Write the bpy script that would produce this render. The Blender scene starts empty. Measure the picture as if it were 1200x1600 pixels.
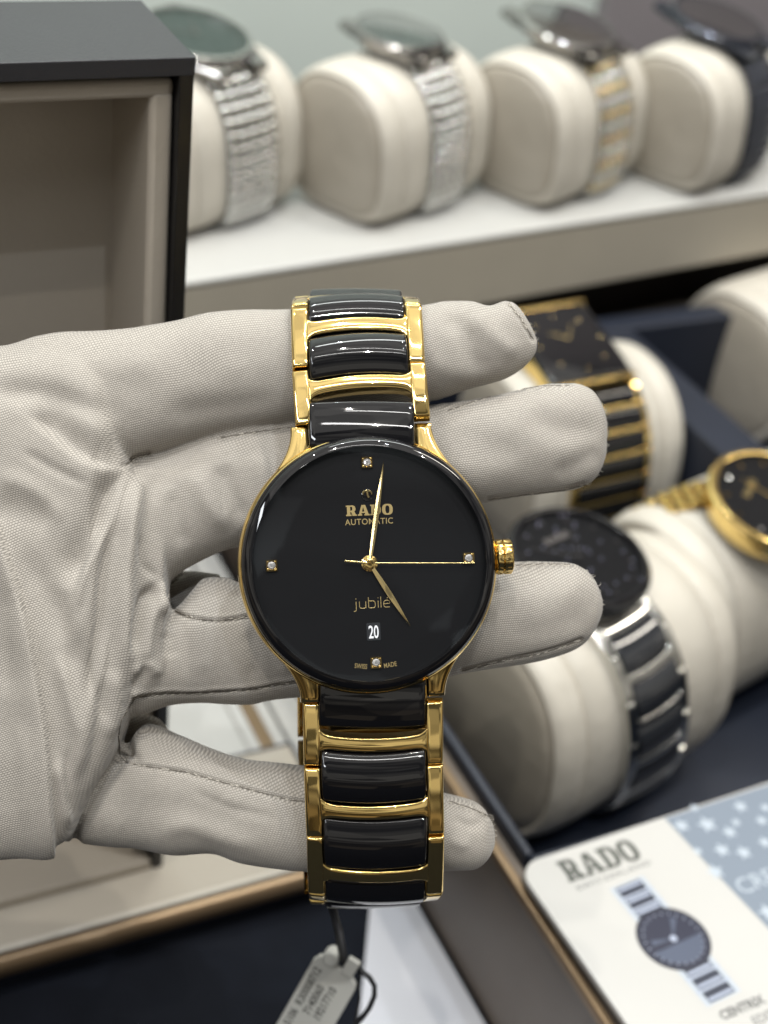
import bpy, math, random
import numpy as np
from mathutils import Matrix, Vector
from mathutils.bvhtree import BVHTree
rnd = random.Random(7)
S = 0.001                      # everything below is authored in millimetres
DF = 223.9                     # distance of the dial plane, where 10 px = 1 mm

# ------------------------------------------------------------------ camera, world, lamps
_X = np.array([5012., 871., -2239.]); _X /= np.linalg.norm(_X)
_Y = np.array([-1307., 1770., -2239.]); _Y -= _X * (_X @ _Y); _Y /= np.linalg.norm(_Y)
_Z = np.cross(_X, _Y)
MC = np.array([_X, _Y, _Z])    # camera axes -> counter axes
CAMZ = 312.0                   # lens height above the counter
scene = bpy.context.scene
cam_data = bpy.data.cameras.new('camera'); cam = bpy.data.objects.new('camera', cam_data)
scene.collection.objects.link(cam); scene.camera = cam
R4 = Matrix([[*MC[0], 0], [*MC[1], 0], [*MC[2], 0], [0, 0, 0, 1]])
CAM = Matrix.Translation((0, 0, CAMZ * S)) @ R4
cam.matrix_world = CAM
cam_data.sensor_fit = 'HORIZONTAL'; cam_data.sensor_width = 36; cam_data.lens = 36 * 2239 / 1200
cam_data.clip_start = 0.01; cam_data.clip_end = 20
cam_data.dof.use_dof = True; cam_data.dof.focus_distance = 0.226
cam_data.dof.aperture_fstop = cam_data.lens / 3.3

vs = scene.view_settings
vs.view_transform = 'Standard'; vs.look = 'None'; vs.exposure = 0.0; vs.gamma = 1.0; vs.use_curve_mapping = False
scene.render.engine = 'CYCLES'
scene.cycles.use_denoising = True
scene.cycles.max_bounces = 8; scene.cycles.glossy_bounces = 5; scene.cycles.transparent_max_bounces = 12
scene.cycles.caustics_reflective = False; scene.cycles.caustics_refractive = False
scene.cycles.sample_clamp_indirect = 6.0

w = bpy.data.worlds.new('World'); scene.world = w; w.use_nodes = True
nt = w.node_tree; N = nt.nodes; L = nt.links
bg = N['Background']
tc = N.new('ShaderNodeTexCoord'); sep = N.new('ShaderNodeSeparateXYZ'); L.new(tc.outputs['Generated'], sep.inputs[0])
rz = N.new('ShaderNodeValToRGB'); L.new(sep.outputs['Z'], rz.inputs[0])
cr = rz.color_ramp; cr.elements[0].position = 0.0; cr.elements[0].color = (.26, .21, .15, 1)
cr.elements[1].position = 1.0; cr.elements[1].color = (.52, .50, .47, 1)
for p, c in ((.03, (.14, .12, .10)), (.08, (.34, .31, .26)), (.13, (.10, .09, .08)), (.18, (.74, .70, .62)), (.46, (.78, .74, .66)), (.53, (.40, .39, .37)), (.64, (.36, .35, .33)), (.69, (.14, .13, .12)), (.74, (.50, .48, .44))):
    e = cr.elements.new(p); e.color = (*c, 1)
no = N.new('ShaderNodeTexVoronoi'); no.inputs['Scale'].default_value = 6.5; L.new(tc.outputs['Generated'], no.inputs['Vector'])
bw = N.new('ShaderNodeSeparateColor'); L.new(no.outputs['Color'], bw.inputs[0])
mr = N.new('ShaderNodeMapRange'); L.new(bw.outputs[0], mr.inputs[0]); mr.inputs[3].default_value = .15; mr.inputs[4].default_value = 1.80
mx = N.new('ShaderNodeMix'); mx.data_type = 'RGBA'; mx.blend_type = 'MULTIPLY'; mx.inputs[0].default_value = 1
L.new(rz.outputs[0], mx.inputs[6]); L.new(mr.outputs[0], mx.inputs[7])
L.new(mx.outputs[2], bg.inputs[0]); bg.inputs[1].default_value = 0.58

def lamp(name, kind, loc, target, energy, color=(1, .96, .9), size=.1, size_y=None, spread=None):
    ld = bpy.data.lights.new(name, kind); ld.energy = energy; ld.color = color
    if kind == 'AREA':
        ld.size = size
        if size_y: ld.shape = 'RECTANGLE'; ld.size_y = size_y
        if spread: ld.spread = math.radians(spread)
    else: ld.shadow_soft_size = size
    o = bpy.data.objects.new(name, ld); scene.collection.objects.link(o)
    d = Vector(target) - Vector(loc)
    o.matrix_world = Matrix.Translation(loc) @ d.to_track_quat('-Z', 'Y').to_matrix().to_4x4()
    return o
HANDW = CAM @ Vector((0, 0, -DF * S))
lamp('ceiling_panel_lamp', 'AREA', (.05, .45, 1.5), HANDW, 9.5, (1, .97, .92), 2.4, 1.9)
lamp('ceiling_tube_lamp', 'AREA', (-.14, -.25, 1.2), HANDW, .9, (1, .98, .95), .55, .014)
lamp('ceiling_tube_lamp', 'AREA', (-.02, -.02, 1.3), HANDW, .7, (1, .98, .95), .4, .012)
lamp('wall_fill_light', 'AREA', (.25, .45, .75), (.25, .69, .15), 1.6, (.95, 1, .97), .5, .06)  # added fill light, there only to brighten the back wall
lamp('ceiling_strip_lamp', 'AREA', (-.75, -.1, 1.0), HANDW, 5.0, (.93, .96, 1), .9, .08)
lamp('ceiling_strip_lamp', 'AREA', (.9, .3, 1.1), HANDW, 4.0, (1, .93, .82), .08, .7)
for i, (x, y) in enumerate([(-.30, .55), (.05, .75), (.42, .62), (.7, .25), (-.15, .15), (.25, .10), (-.22, -.30), (.12, -.42), (.45, -.15)]):
    lamp('ceiling_spot_lamp', 'AREA', (x, y, 1.35), HANDW, (2.6 if y < .5 else 1.4), ((1, .95, .85), (.85, .92, 1))[i % 2], .011)

# ------------------------------------------------------------------ helpers
def W(x, y, z): return Vector((x * S, y * S, (z + CAMZ) * S))
def ray(px, py): return MC @ np.array([(px - 600) / 2239., -(py - 800) / 2239., -1.])
def Q(px, py, z):              # where that sight line meets the level z (mm, lens = 0)
    r = ray(px, py); return r * (z / r[2])
def hf(px, py, z): k = (DF - z) / DF; return ((px - 600) / 10 * k, (800 - py) / 10 * k, z)

class MB:
    def __init__(s): s.v = []; s.f = []
    def add(s, vs, fs):
        o = len(s.v); s.v += [tuple(map(float, p)) for p in vs]; s.f += [tuple(i + o for i in f) for f in fs]; return s
    def grid(s, P, close_u=False, close_v=False, flip=False):
        n = len(P); m = len(P[0]); vs = [p for r in P for p in r]; fs = []
        for i in range(n if close_u else n - 1):
            for j in range(m if close_v else m - 1):
                a, b, c, d = i * m + j, i * m + (j + 1) % m, ((i + 1) % n) * m + (j + 1) % m, ((i + 1) % n) * m + j
                fs.append((a, d, c, b) if flip else (a, b, c, d))
        return s.add(vs, fs)
    def lathe(s, prof, n=96, c=(0, 0, 0), sx=1, sy=1):
        P = []
        for r, z in prof:
            r = max(r, 1e-4)
            P.append([(c[0] + sx * r * math.cos(2 * math.pi * k / n), c[1] + sy * r * math.sin(2 * math.pi * k / n), c[2] + z) for k in range(n)])
        return s.grid(P, close_v=True)
    def box(s, c, d, rot=0):
        ca, sa = math.cos(rot), math.sin(rot); vs = []
        for z in (-.5, .5):
            for x, y in ((-.5, -.5), (.5, -.5), (.5, .5), (-.5, .5)):
                X, Y = x * d[0], y * d[1]; vs.append((c[0] + X * ca - Y * sa, c[1] + X * sa + Y * ca, c[2] + z * d[2]))
        return s.add(vs, [(0, 3, 2, 1), (4, 5, 6, 7), (0, 1, 5, 4), (1, 2, 6, 5), (2, 3, 7, 6), (3, 0, 4, 7)])
    def prism(s, pts, z0, z1, top_in=0):
        n = len(pts); cx = sum(p[0] for p in pts) / n; cy = sum(p[1] for p in pts) / n
        def inn(p, t):
            d = math.hypot(p[0] - cx, p[1] - cy) or 1; return (p[0] - (p[0] - cx) / d * t, p[1] - (p[1] - cy) / d * t)
        vs = [(p[0], p[1], z0) for p in pts] + [(p[0], p[1], z1 - top_in) for p in pts]
        fs = [tuple(range(n - 1, -1, -1))] + [(i, (i + 1) % n, n + (i + 1) % n, n + i) for i in range(n)]
        if top_in:
            vs += [(*inn(p, top_in), z1) for p in pts]
            fs += [(n + i, n + (i + 1) % n, 2 * n + (i + 1) % n, 2 * n + i) for i in range(n)] + [tuple(range(2 * n, 3 * n))]
        else: fs += [tuple(range(n, 2 * n))]
        return s.add(vs, fs)
    def tube(s, pts, r, n=8, flat=1.0, up=Vector((0, 0, 1))):
        P = []; pts = [Vector(p) for p in pts]
        for i, p in enumerate(pts):
            t = (pts[min(i + 1, len(pts) - 1)] - pts[max(i - 1, 0)]); t = t.normalized() if t.length > 1e-9 else Vector((1, 0, 0))
            u = t.cross(up); u = u.normalized() if u.length > 1e-6 else Vector((1, 0, 0)); v = u.cross(t)
            rr = r[i] if hasattr(r, '__len__') else r
            P.append([tuple(p + u * rr * math.cos(2 * math.pi * k / n) + v * rr * flat * math.sin(2 * math.pi * k / n)) for k in range(n)])
        s.grid(P, close_v=True)
        b = len(s.v) - len(pts) * n
        s.f.append(tuple(b + k for k in range(n))); s.f.append(tuple(len(s.v) - n + k for k in range(n))[::-1]); return s
    def pad(s, F, uc, hw, vc, hl, th, dome=0, WW=10, crown=0, p=2.4, bow=0, r=.35, nu=14, nv=10, flare=0):
        def ax(h, n):
            q = [h - d for d in (0, r * .08, r * .3, r * .62, r * 1.05) if d < h * .8]
            inner = [q[-1] * (1 - 2 * i / n) for i in range(1, n)]
            return [-x for x in q] + [-x for x in inner][0:] + [x for x in reversed(q)]
        A = sorted(set(round(x, 5) for x in ax(hw, nu))); B = sorted(set(round(x, 5) for x in ax(hl, nv)))
        P = []
        for b in B:
            row = []
            for a in A:
                u = uc + a; v = vc + b * (1 + flare * abs(a / hw) ** 14) + bow * (1 - (u / WW) ** 2)
                wz = dome * (1 - (u / WW) ** 2) + crown * (1 - abs(b / hl) ** p)
                for d in (hw - abs(a), hl - abs(b)):
                    if d < r: wz -= r - math.sqrt(max(0, r * r - (r - d) ** 2))
                row.append((u, v, wz))
            row = [(row[0][0], row[0][1], -th)] + row + [(row[-1][0], row[-1][1], -th)]
            P.append(row)
        P = [[(x, y, -th) for x, y, z in P[0]]] + P + [[(x, y, -th) for x, y, z in P[-1]]]
        P = [[tuple(F @ Vector(q)) for q in rw] for rw in P]
        return s.grid(P)

def link(o): scene.collection.objects.link(o); return o
def mesh_obj(name, vs, fs, m, smooth=35):
    me = bpy.data.meshes.new(name); me.from_pydata(vs, [], fs); me.update()
    if m: me.materials.append(m)
    if smooth:
        me.polygons.foreach_set('use_smooth', [True] * len(me.polygons))
        if smooth < 179: me.set_sharp_from_angle(angle=math.radians(smooth))
    return link(bpy.data.objects.new(name, me))
def part(name, mb, m, parent, label=None, smooth=35, bevel=0):
    o = mesh_obj(name, [(x * S, y * S, z * S) for x, y, z in mb.v], mb.f, m, smooth)
    if parent: o.parent = parent
    if label: o['label'] = label
    if bevel:
        b = o.modifiers.new('bevel', 'BEVEL'); b.width = bevel * S; b.segments = 3; b.limit_method = 'ANGLE'; b.angle_limit = math.radians(40)
    return o
def root(name, label, cat, mat=None, group=None):
    o = link(bpy.data.objects.new(name, None)); o.empty_display_size = .01
    if mat is not None: o.matrix_world = mat
    o['label'] = label; o['category'] = cat
    if group: o['group'] = group
    return o
def structure(o): o['kind'] = 'structure'; return o

# ------------------------------------------------------------------ materials
def mat(name, col, rough=.5, metal=0, ior=1.5, coat=0, bump=0, bscale=1.0, var=0, vscale=.05, sheen=0, aniso=None, spec=None):
    m = bpy.data.materials.new(name); m.use_nodes = True; nt = m.node_tree; b = nt.nodes['Principled BSDF']
    b.inputs['Base Color'].default_value = (*col, 1); b.inputs['Roughness'].default_value = rough
    b.inputs['Metallic'].default_value = metal; b.inputs['IOR'].default_value = ior; b.inputs['Coat Weight'].default_value = coat
    if coat: b.inputs['Coat Roughness'].default_value = .03
    if sheen: b.inputs['Sheen Weight'].default_value = sheen
    t = nt.nodes.new('ShaderNodeTexCoord'); mp = nt.nodes.new('ShaderNodeMapping'); mp.inputs['Scale'].default_value = (1000, 1000, 1000)
    nt.links.new(t.outputs['Object'], mp.inputs[0])
    if bump:
        n = nt.nodes.new('ShaderNodeTexNoise'); n.inputs['Scale'].default_value = bscale; n.inputs['Detail'].default_value = 5
        nt.links.new(mp.outputs[0], n.inputs['Vector'])
        bp = nt.nodes.new('ShaderNodeBump'); bp.inputs['Distance'].default_value = bump * S; nt.links.new(n.outputs[0], bp.inputs['Height'])
        nt.links.new(bp.outputs[0], b.inputs['Normal'])
    if var:
        n = nt.nodes.new('ShaderNodeTexNoise'); n.inputs['Scale'].default_value = vscale; n.inputs['Detail'].default_value = 6
        nt.links.new(mp.outputs[0], n.inputs['Vector'])
        q = nt.nodes.new('ShaderNodeMapRange'); q.inputs[3].default_value = 1 - var; q.inputs[4].default_value = 1 + var; nt.links.new(n.outputs[0], q.inputs[0])
        x = nt.nodes.new('ShaderNodeMix'); x.data_type = 'RGBA'; x.blend_type = 'MULTIPLY'; x.inputs[0].default_value = 1
        x.inputs[6].default_value = (*col, 1); nt.links.new(q.outputs[0], x.inputs[7]); nt.links.new(x.outputs[2], b.inputs['Base Color'])
    return m
def glass_mat(name, ior=1.6, tint=(1, 1, 1), rough=.0, refl=(.78, .9, 1, 1)):
    m = bpy.data.materials.new(name); m.use_nodes = True; nt = m.node_tree; nt.nodes.clear()
    o = nt.nodes.new('ShaderNodeOutputMaterial'); x = nt.nodes.new('ShaderNodeMixShader'); t = nt.nodes.new('ShaderNodeBsdfTransparent')
    t.inputs[0].default_value = (*tint, 1)
    g = nt.nodes.new('ShaderNodeBsdfGlossy'); g.inputs['Roughness'].default_value = rough; f = nt.nodes.new('ShaderNodeFresnel'); f.inputs[0].default_value = ior
    g.inputs[0].default_value = refl; nt.links.new(f.outputs[0], x.inputs[0]); nt.links.new(t.outputs[0], x.inputs[1]); nt.links.new(g.outputs[0], x.inputs[2]); nt.links.new(x.outputs[0], o.inputs[0])
    return m
GOLD = mat('polished_gold', (.88, .65, .255), .055, 1, bump=.006, bscale=.35)
GOLDB = mat('gold_hand_brushed', (.80, .63, .30), .22, 1)
PRINT = mat('gold_print', (.42, .32, .14), .4, .6)
STEEL = mat('polished_steel', (.55, .55, .53), .10, 1)
CER = mat('black_ceramic', (.005, .005, .006), .03, 0, ior=1.56)
CERD = mat('dark_ceramic', (.02, .022, .026), .08, 0, ior=1.9)
DIAL = mat('black_dial', (.004, .004, .005), .5)
DIAL.node_tree.nodes['Principled BSDF'].inputs['Specular IOR Level'].default_value = .12
GLASS = glass_mat('sapphire_glass', 1.62)
GLASS2 = glass_mat('coated_glass', 1.06, refl=(.5, .5, .5, 1))
STEELB = mat('bracelet_steel', (.66, .66, .64), .055, 1)
GEM = mat('diamond', (.9, .9, .9), .06, .75, ior=2.4)
CREAM = mat('cream_leather', (.53, .495, .43), .45, bump=.45, bscale=.16, var=.03)
CREAM2 = mat('cap_leather_shaded', (.36, .325, .27), .33, bump=.5, bscale=.12, var=.04)  # taupe cap leather; shade on the riser cushions' caps is also in this colour
CREAM3 = mat('cream_piping', (.58, .52, .44), .4)
NAVY = mat('navy_leather', (.012, .016, .028), .45, bump=.1, bscale=1.2, var=.2)
NAVYC = mat('navy_cloth', (.006, .0075, .012), .85, bump=.1, bscale=1.5, var=.3, vscale=.08)
NAVYC.node_tree.nodes['Principled BSDF'].inputs['Specular IOR Level'].default_value = .15
BROWN = mat('taupe_brown_side', (.13, .105, .085), .4, var=.1)
WHITE = mat('white_lacquer', (.47, .465, .445), .25, var=.02)
PAPER = mat('white_paper', (.60, .60, .64), .5, bump=.03, bscale=.4, var=.02)
CARD = mat('white_card', (.50, .49, .47), .25, var=.02)
BLACK = mat('black_lacquer', (.006, .006, .007), .3)
LIDTOP = mat('charcoal_leather', (.022, .022, .026), .45, bump=.08, bscale=1.5, var=.12)
TAUPE = mat('taupe_suede', (.40, .355, .295), .6, bump=.1, bscale=1.2, var=.05)
TAUPE2 = mat('taupe_riser', (.40, .365, .30), .5, var=.06)
BRONZE = mat('bronze_trim', (.23, .16, .095), .36, .7)
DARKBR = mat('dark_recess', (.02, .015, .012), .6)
# ------------------------------------------------------------------ lettering
dg = None
def to_mesh(curve_obj, name, m, parent, M):
    bpy.context.view_layer.update()
    d = bpy.context.evaluated_depsgraph_get()
    me = bpy.data.meshes.new_from_object(curve_obj.evaluated_get(d)); me.name = name
    cu = curve_obj.data; bpy.data.objects.remove(curve_obj); bpy.data.curves.remove(cu)
    me.materials.clear(); me.materials.append(m)
    o = link(bpy.data.objects.new(name, me)); o.parent = parent; o.matrix_local = M; return o
def text(body, size, m, parent, x, y, z, rot=0, xs=1, bold=0, name='lettering', depth=.02, align='CENTER', spacing=1):
    cu = bpy.data.curves.new(name, 'FONT'); cu.body = body; cu.size = 1; cu.align_x = align; cu.extrude = depth / size
    cu.offset = bold; cu.space_character = spacing; cu.resolution_u = 4
    o = link(bpy.data.objects.new(name + '_c', cu))
    M = Matrix.Translation((x * S, y * S, z * S)) @ Matrix.Rotation(rot, 4, 'Z') @ Matrix.Diagonal((size * S * xs, size * S, size * S, 1))
    return to_mesh(o, name, m, parent, M)
SLAB = {
 'R': (1.02, [[(0, 0), (.50, 0), (.50, .13), (.40, .13), (.40, .38), (.47, .38), (.60, 0), (1.0, 0), (1.0, .13), (.91, .13), (.78, .42), (.88, .52), (.90, .70), (.84, .9), (.66, 1), (0, 1), (0, .87), (.10, .87), (.10, .13), (0, .13)],
               [(.40, .51), (.40, .87), (.53, .87), (.60, .79), (.60, .59), (.53, .51)]]),
 'A': (1.10, [[(0, 0), (.40, 0), (.40, .13), (.33, .13), (.36, .24), (.66, .24), (.69, .13), (.6, .13), (.6, 0), (1.1, 0), (1.1, .13), (1.0, .13), (.72, 1), (.36, 1), (.11, .13), (0, .13)],
               [(.40, .37), (.50, .77), (.53, .77), (.62, .37)]]),
 'D': (1.03, [[(0, 0), (.62, 0), (.86, .1), (.98, .3), (1.0, .5), (.98, .7), (.86, .9), (.62, 1), (0, 1), (0, .87), (.10, .87), (.10, .13), (0, .13)],
               [(.40, .13), (.40, .87), (.54, .87), (.66, .76), (.69, .5), (.66, .24), (.54, .13)]]),
 'O': (1.02, [[(.5 + .5 * math.copysign(abs(math.cos(a)) ** .75, math.cos(a)), .5 + .52 * math.copysign(abs(math.sin(a)) ** .75, math.sin(a))) for a in [i * math.pi / 12 for i in range(24)]],
               [(.5 + .19 * math.copysign(abs(math.cos(a)) ** .75, math.cos(a)), .5 + .37 * math.copysign(abs(math.sin(a)) ** .75, math.sin(a))) for a in [i * math.pi / 12 for i in range(24)]]])}
def slab(word, h, width, m, parent, x, y, z, rot=0, name='lettering', depth=.02, lean=0):
    cu = bpy.data.curves.new(name, 'CURVE'); cu.dimensions = '2D'; cu.fill_mode = 'BOTH'; cu.extrude = depth / h
    tot = sum(SLAB[c][0] for c in word) + .07 * (len(word) - 1); X = 0
    for c in word:
        for loop in SLAB[c][1]:
            sp = cu.splines.new('POLY'); sp.points.add(len(loop) - 1); sp.use_cyclic_u = True
            for i, (a, b) in enumerate(loop): sp.points[i].co = (X + a, b, 0, 1)
        X += SLAB[c][0] + .07
    o = link(bpy.data.objects.new(name + '_c', cu))
    M = Matrix.Translation((x * S, y * S, z * S)) @ Matrix.Rotation(rot, 4, 'Z') @ Matrix.Diagonal((width / tot * S, h * S, h * S, 1))
    return to_mesh(o, name, m, parent, M)

# ------------------------------------------------------------------ the watch in the hand
HAND = CAM @ Matrix.Translation((0, 0, -DF * S))
TILT = math.radians(2.3)
HEADM = HAND @ Matrix.Translation((-2.1 * S, -8.0 * S, 0)) @ Matrix.Rotation(TILT, 4, 'Z') @ Matrix.Rotation(math.radians(6), 4, 'Y') @ Matrix.Rotation(math.radians(-2.5), 4, 'X') @ Matrix.Scale(1.03, 4)
watch = root('wristwatch', 'gold and black ceramic wristwatch with round black dial, held over the gloved fingers', 'watch', HEADM)
# case with four horns (head frame, dial faces +z)
mb = MB()
mb.lathe([(0, -9.2), (15, -9.2), (18.2, -7.6), (19.4, -6.0), (20.05, -4.8), (20.12, -4.0), (19.98, -3.2), (19.7, -2.6), (19.4, -2.4)], 128)
case = part('case', mb, GOLD, watch)
def horn(sx, sy, xo0, xo1, xi, yend):
    m_ = MB(); P = []
    n = 16
    for i in range(n + 1):
        t = i / n; y = 12.6 + (yend - 12.6) * t
        xo = xo0 + (15.6 - xo0) * (1 - t) ** 1.9
        zt = -2.9 - 1.7 * t ** 1.5; row = []
        for u, dz in ((0, -3.4), (0, -.5), (.05, -.12), (.14, 0), (.5, .12), (.86, 0), (.95, -.12), (1, -.5), (1, -3.4)):
            x = xi + (xo - xi) * u
            row.append((sx * x, sy * y, zt + dz))
        P.append(row)
    last = P[-1]; P.append([(x, sy * (abs(y) + .35), z - .25 if k not in (0, 8) else z) for k, (x, y, z) in enumerate(last)])
    P.append([(x, y, last[0][2]) for x, y, z in P[-1]])
    m_.grid(P, flip=(sx * sy > 0)); return m_
for sx in (-1, 1):
    part('lug', horn(sx, 1, 11.0, 0, 8.3, 21.2), GOLD, watch)
    part('lug', horn(sx, -1, 11.2, 0, 8.4, 20.6), GOLD, watch)
# crystal: black-edged sapphire box
mb = MB().lathe([(19.45, -2.5), (19.55, -2.0), (19.35, -1.25), (18.9, -.7), (18.3, -.35), (17.9, -.25)], 128)
part('bezel', mb, CER, watch)
mb = MB().lathe([(17.9, -.3), (17.75, -.6), (17.7, -2.0)], 128)
part('inner_ring', mb, CER, watch)
part('dial', MB().lathe([(0, -2.0), (9, -2.0), (17.72, -2.0)], 96), DIAL, watch)
crys = part('crystal', MB().lathe([(0, .02), (6, 0), (12, -.06), (17, -.18), (17.93, -.24)], 96), GLASS, watch)
def polar(px, py):             # dial position of a photo pixel
    v = HEADM.inverted() @ (HAND @ Vector([c * S for c in hf(px, py, -1.8)])); return v.x / S, v.y / S
def blade(name, tip, wmax, where, z, base=.22, tail=0):
    L_ = math.hypot(*tip); d = (tip[0] / L_, tip[1] / L_); nrm = (-d[1], d[0]); P = []
    for t in [i / 14 for i in range(15)]:
        wd = (base + (wmax - base) * math.sin(min(1, t / where) * math.pi / 2)) if t < where else wmax * (1 - ((t - where) / (1 - where)) ** 1.3) + .03
        c = (d[0] * L_ * t, d[1] * L_ * t)
        P.append([(c[0] + nrm[0] * wd, c[1] + nrm[1] * wd, z - .08), (c[0] + nrm[0] * wd * .95, c[1] + nrm[1] * wd * .95, z), (c[0], c[1], z + .07), (c[0] - nrm[0] * wd * .95, c[1] - nrm[1] * wd * .95, z), (c[0] - nrm[0] * wd, c[1] - nrm[1] * wd, z - .08)])
    part(name, MB().grid(P), GOLDB, watch, smooth=20)
blade('minute_hand', polar(600, 721), .40, .48, -1.2)
blade('hour_hand', polar(641, 978), .42, .45, -1.45)
tx, ty = polar(743, 880); bx, by = polar(538, 877)
part('second_hand', MB().tube([(bx, by, -.9), (bx * .5, by * .5, -.9), (0, 0, -.9), (tx * .5, ty * .5, -.9), (tx, ty, -.9)], [.16, .15, .13, .11, .09], 6, .5), GOLDB, watch)
part('hub', MB().lathe([(1.2, -2), (1.25, -1.7), (1.05, -1.6), (1.0, -1.35), (.85, -1.3), (.8, -.85), (.6, -.75), (.22, -.75), (.18, -.66), (0, -.65)], 32), GOLD, watch)
for k, (px, py) in enumerate(((574, 722), (735, 872), (587, 1035), (424, 884))):
    x, y = polar(px, py); f = MB()
    for a, b, c, d in ((-.78, 0, .16, 1.7), (.78, 0, .16, 1.7), (0, .78, 1.7, .16), (0, -.78, 1.7, .16)): f.box((x + a, y + b, -1.75), (c, d, .42))
    f.box((x, y, -1.9), (1.5, 1.5, .16))
    for a in (-.6, .6):
        for b in (-.6, .6): f.lathe([(.22, -1.85), (.2, -1.6), (0, -1.52)], 8, (x + a, y + b, 0))
    fr = part('diamond_marker', f, GOLD, watch, smooth=20)
    g = MB(); n = 8; P = []
    for r, z in ((.66, -1.75), (.62, -1.62), (.42, -1.46), (.26, -1.43)):
        P.append([(x + r * math.cos(2 * math.pi * (i + .5 * (r < .5)) / n), y + r * math.sin(2 * math.pi * (i + .5 * (r < .5)) / n), z) for i in range(n)])
    g.grid(P, close_v=True); g.add([(x, y, -1.43)] + P[-1], [(0, i + 1, (i + 1) % n + 1) for i in range(n)])
    part('diamond', g, GEM, fr, smooth=0)
part('emblem_plate', MB().lathe([(0, -1.86), (.82, -1.86), (.95, -1.9), (1.0, -2)], 32, (polar(575, 773)[0], polar(575, 773)[1], 0)), CER, watch)
ex, ey = polar(574.5, 771)
e = MB(); e.tube([(ex + .70 * math.cos(a) - .02, ey - .05 + .52 * math.sin(a), -1.8) for a in [math.radians(-12 + i * 20.4) for i in range(11)]], [.09, .12, .14, .16, .17, .17, .17, .16, .14, .12, .09], 6, .5)
e.tube([(ex - .06, ey + .40, -1.8), (ex + .02, ey - .1, -1.8), (ex + .2, ey - .62, -1.8)], [.15, .16, .17], 6, .5)
part('emblem', e, GOLDB, watch)
x0, y0 = polar(541, 806.5)
slab('RADO', 1.62, 7.25, PRINT, watch, x0, y0, -1.97)
x0, y0 = polar(577.5, 819)
text('AUTOMATIC', 1.30, PRINT, watch, x0, y0, -1.97, xs=.93, spacing=1.08, bold=.004)
xa, ya = polar(553, 951); J = MB(); Z0 = -1.97; hh = 1.18
def st(pts): J.tube([(xa + a, ya + b, Z0) for a, b in pts], .062, 5, .5)
def arc(cx, cy, rx, ry, a0, a1, n=9): return [(cx + rx * math.cos(math.radians(a0 + (a1 - a0) * i / n)), cy + ry * math.sin(math.radians(a0 + (a1 - a0) * i / n))) for i in range(n + 1)]
st([(-.05, -.42), (.15, -.42), (.32, -.3), (.34, -.1), (.34, 1.05)]); st([(.30, 1.42), (.38, 1.5)])
st([(.85, 1.05), (.85, .3), (.95, .05), (1.25, 0), (1.6, 0), (1.82, .1), (1.82, 1.05)]); st([(1.82, .1), (1.82, 0)])
st([(2.25, 1.65), (2.25, .08), (2.4, 0), (3.0, 0), (3.2, .1), (3.28, .35), (3.28, .7), (3.18, .95), (2.95, 1.05), (2.25, 1.05)])
st([(3.72, 0), (3.72, 1.05)]); st([(3.72, 1.44), (3.72, 1.54)]); st([(4.15, 0), (4.15, 1.65)])
st([(5.5, .02), (4.85, 0), (4.62, .15), (4.55, .5), (4.62, .88), (4.85, 1.05), (5.25, 1.05), (5.48, .9), (5.52, .58), (4.58, .52)]); st([(5.1, 1.35), (5.42, 1.66)])
part('model_lettering', J, PRINT, watch)
xd, yd = polar(583.5, 987)
fr = MB().prism([(xd + a, yd + b) for a, b in ((-.95, -1.35), (.95, -1.35), (1.08, -1.2), (1.08, 1.2), (.95, 1.35), (-.95, 1.35), (-1.08, 1.2), (-1.08, -1.2))], -2.02, -1.93, .05)
dw = part('date_window', fr, mat('date_frame', (.012, .014, .018), .4), watch, smooth=0)
DW = mat('date_white', (.85, .87, .92), .5)
text('20', 2.75, DW, dw, xd, yd - .96, -1.91, xs=.58, bold=.012)
x0, y0 = polar(563, 1044); text('SWISS', 1.02, PRINT, watch, x0, y0, -1.97, rot=math.radians(-8), xs=.72, bold=.01)
x0, y0 = polar(610, 1042); text('MADE', 1.02, PRINT, watch, x0, y0, -1.97, rot=math.radians(7), xs=.74, bold=.01)
# crown
c = MB(); P = []
for xx, rr in ((18.9, 1.3), (19.35, 1.35), (19.4, 2.1), (19.55, 2.35), (19.8, 2.5), (20.5, 2.5), (20.65, 2.36), (20.8, 2.5), (21.9, 2.5), (22.15, 2.35), (22.25, 2.0), (22.26, 1e-3)):
    row = []
    for k in range(72):
        a = 2 * math.pi * k / 72; q = rr + (.13 if (k // 3) % 2 and 2.4 < rr else 0)
        row.append((xx + .45, .15 + q * 1.06 * math.cos(a), -4.6 + q * math.sin(a)))
    P.append(row)
c.grid(P, close_v=True, flip=True); part('crown', c, GOLD, watch, smooth=50)

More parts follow.
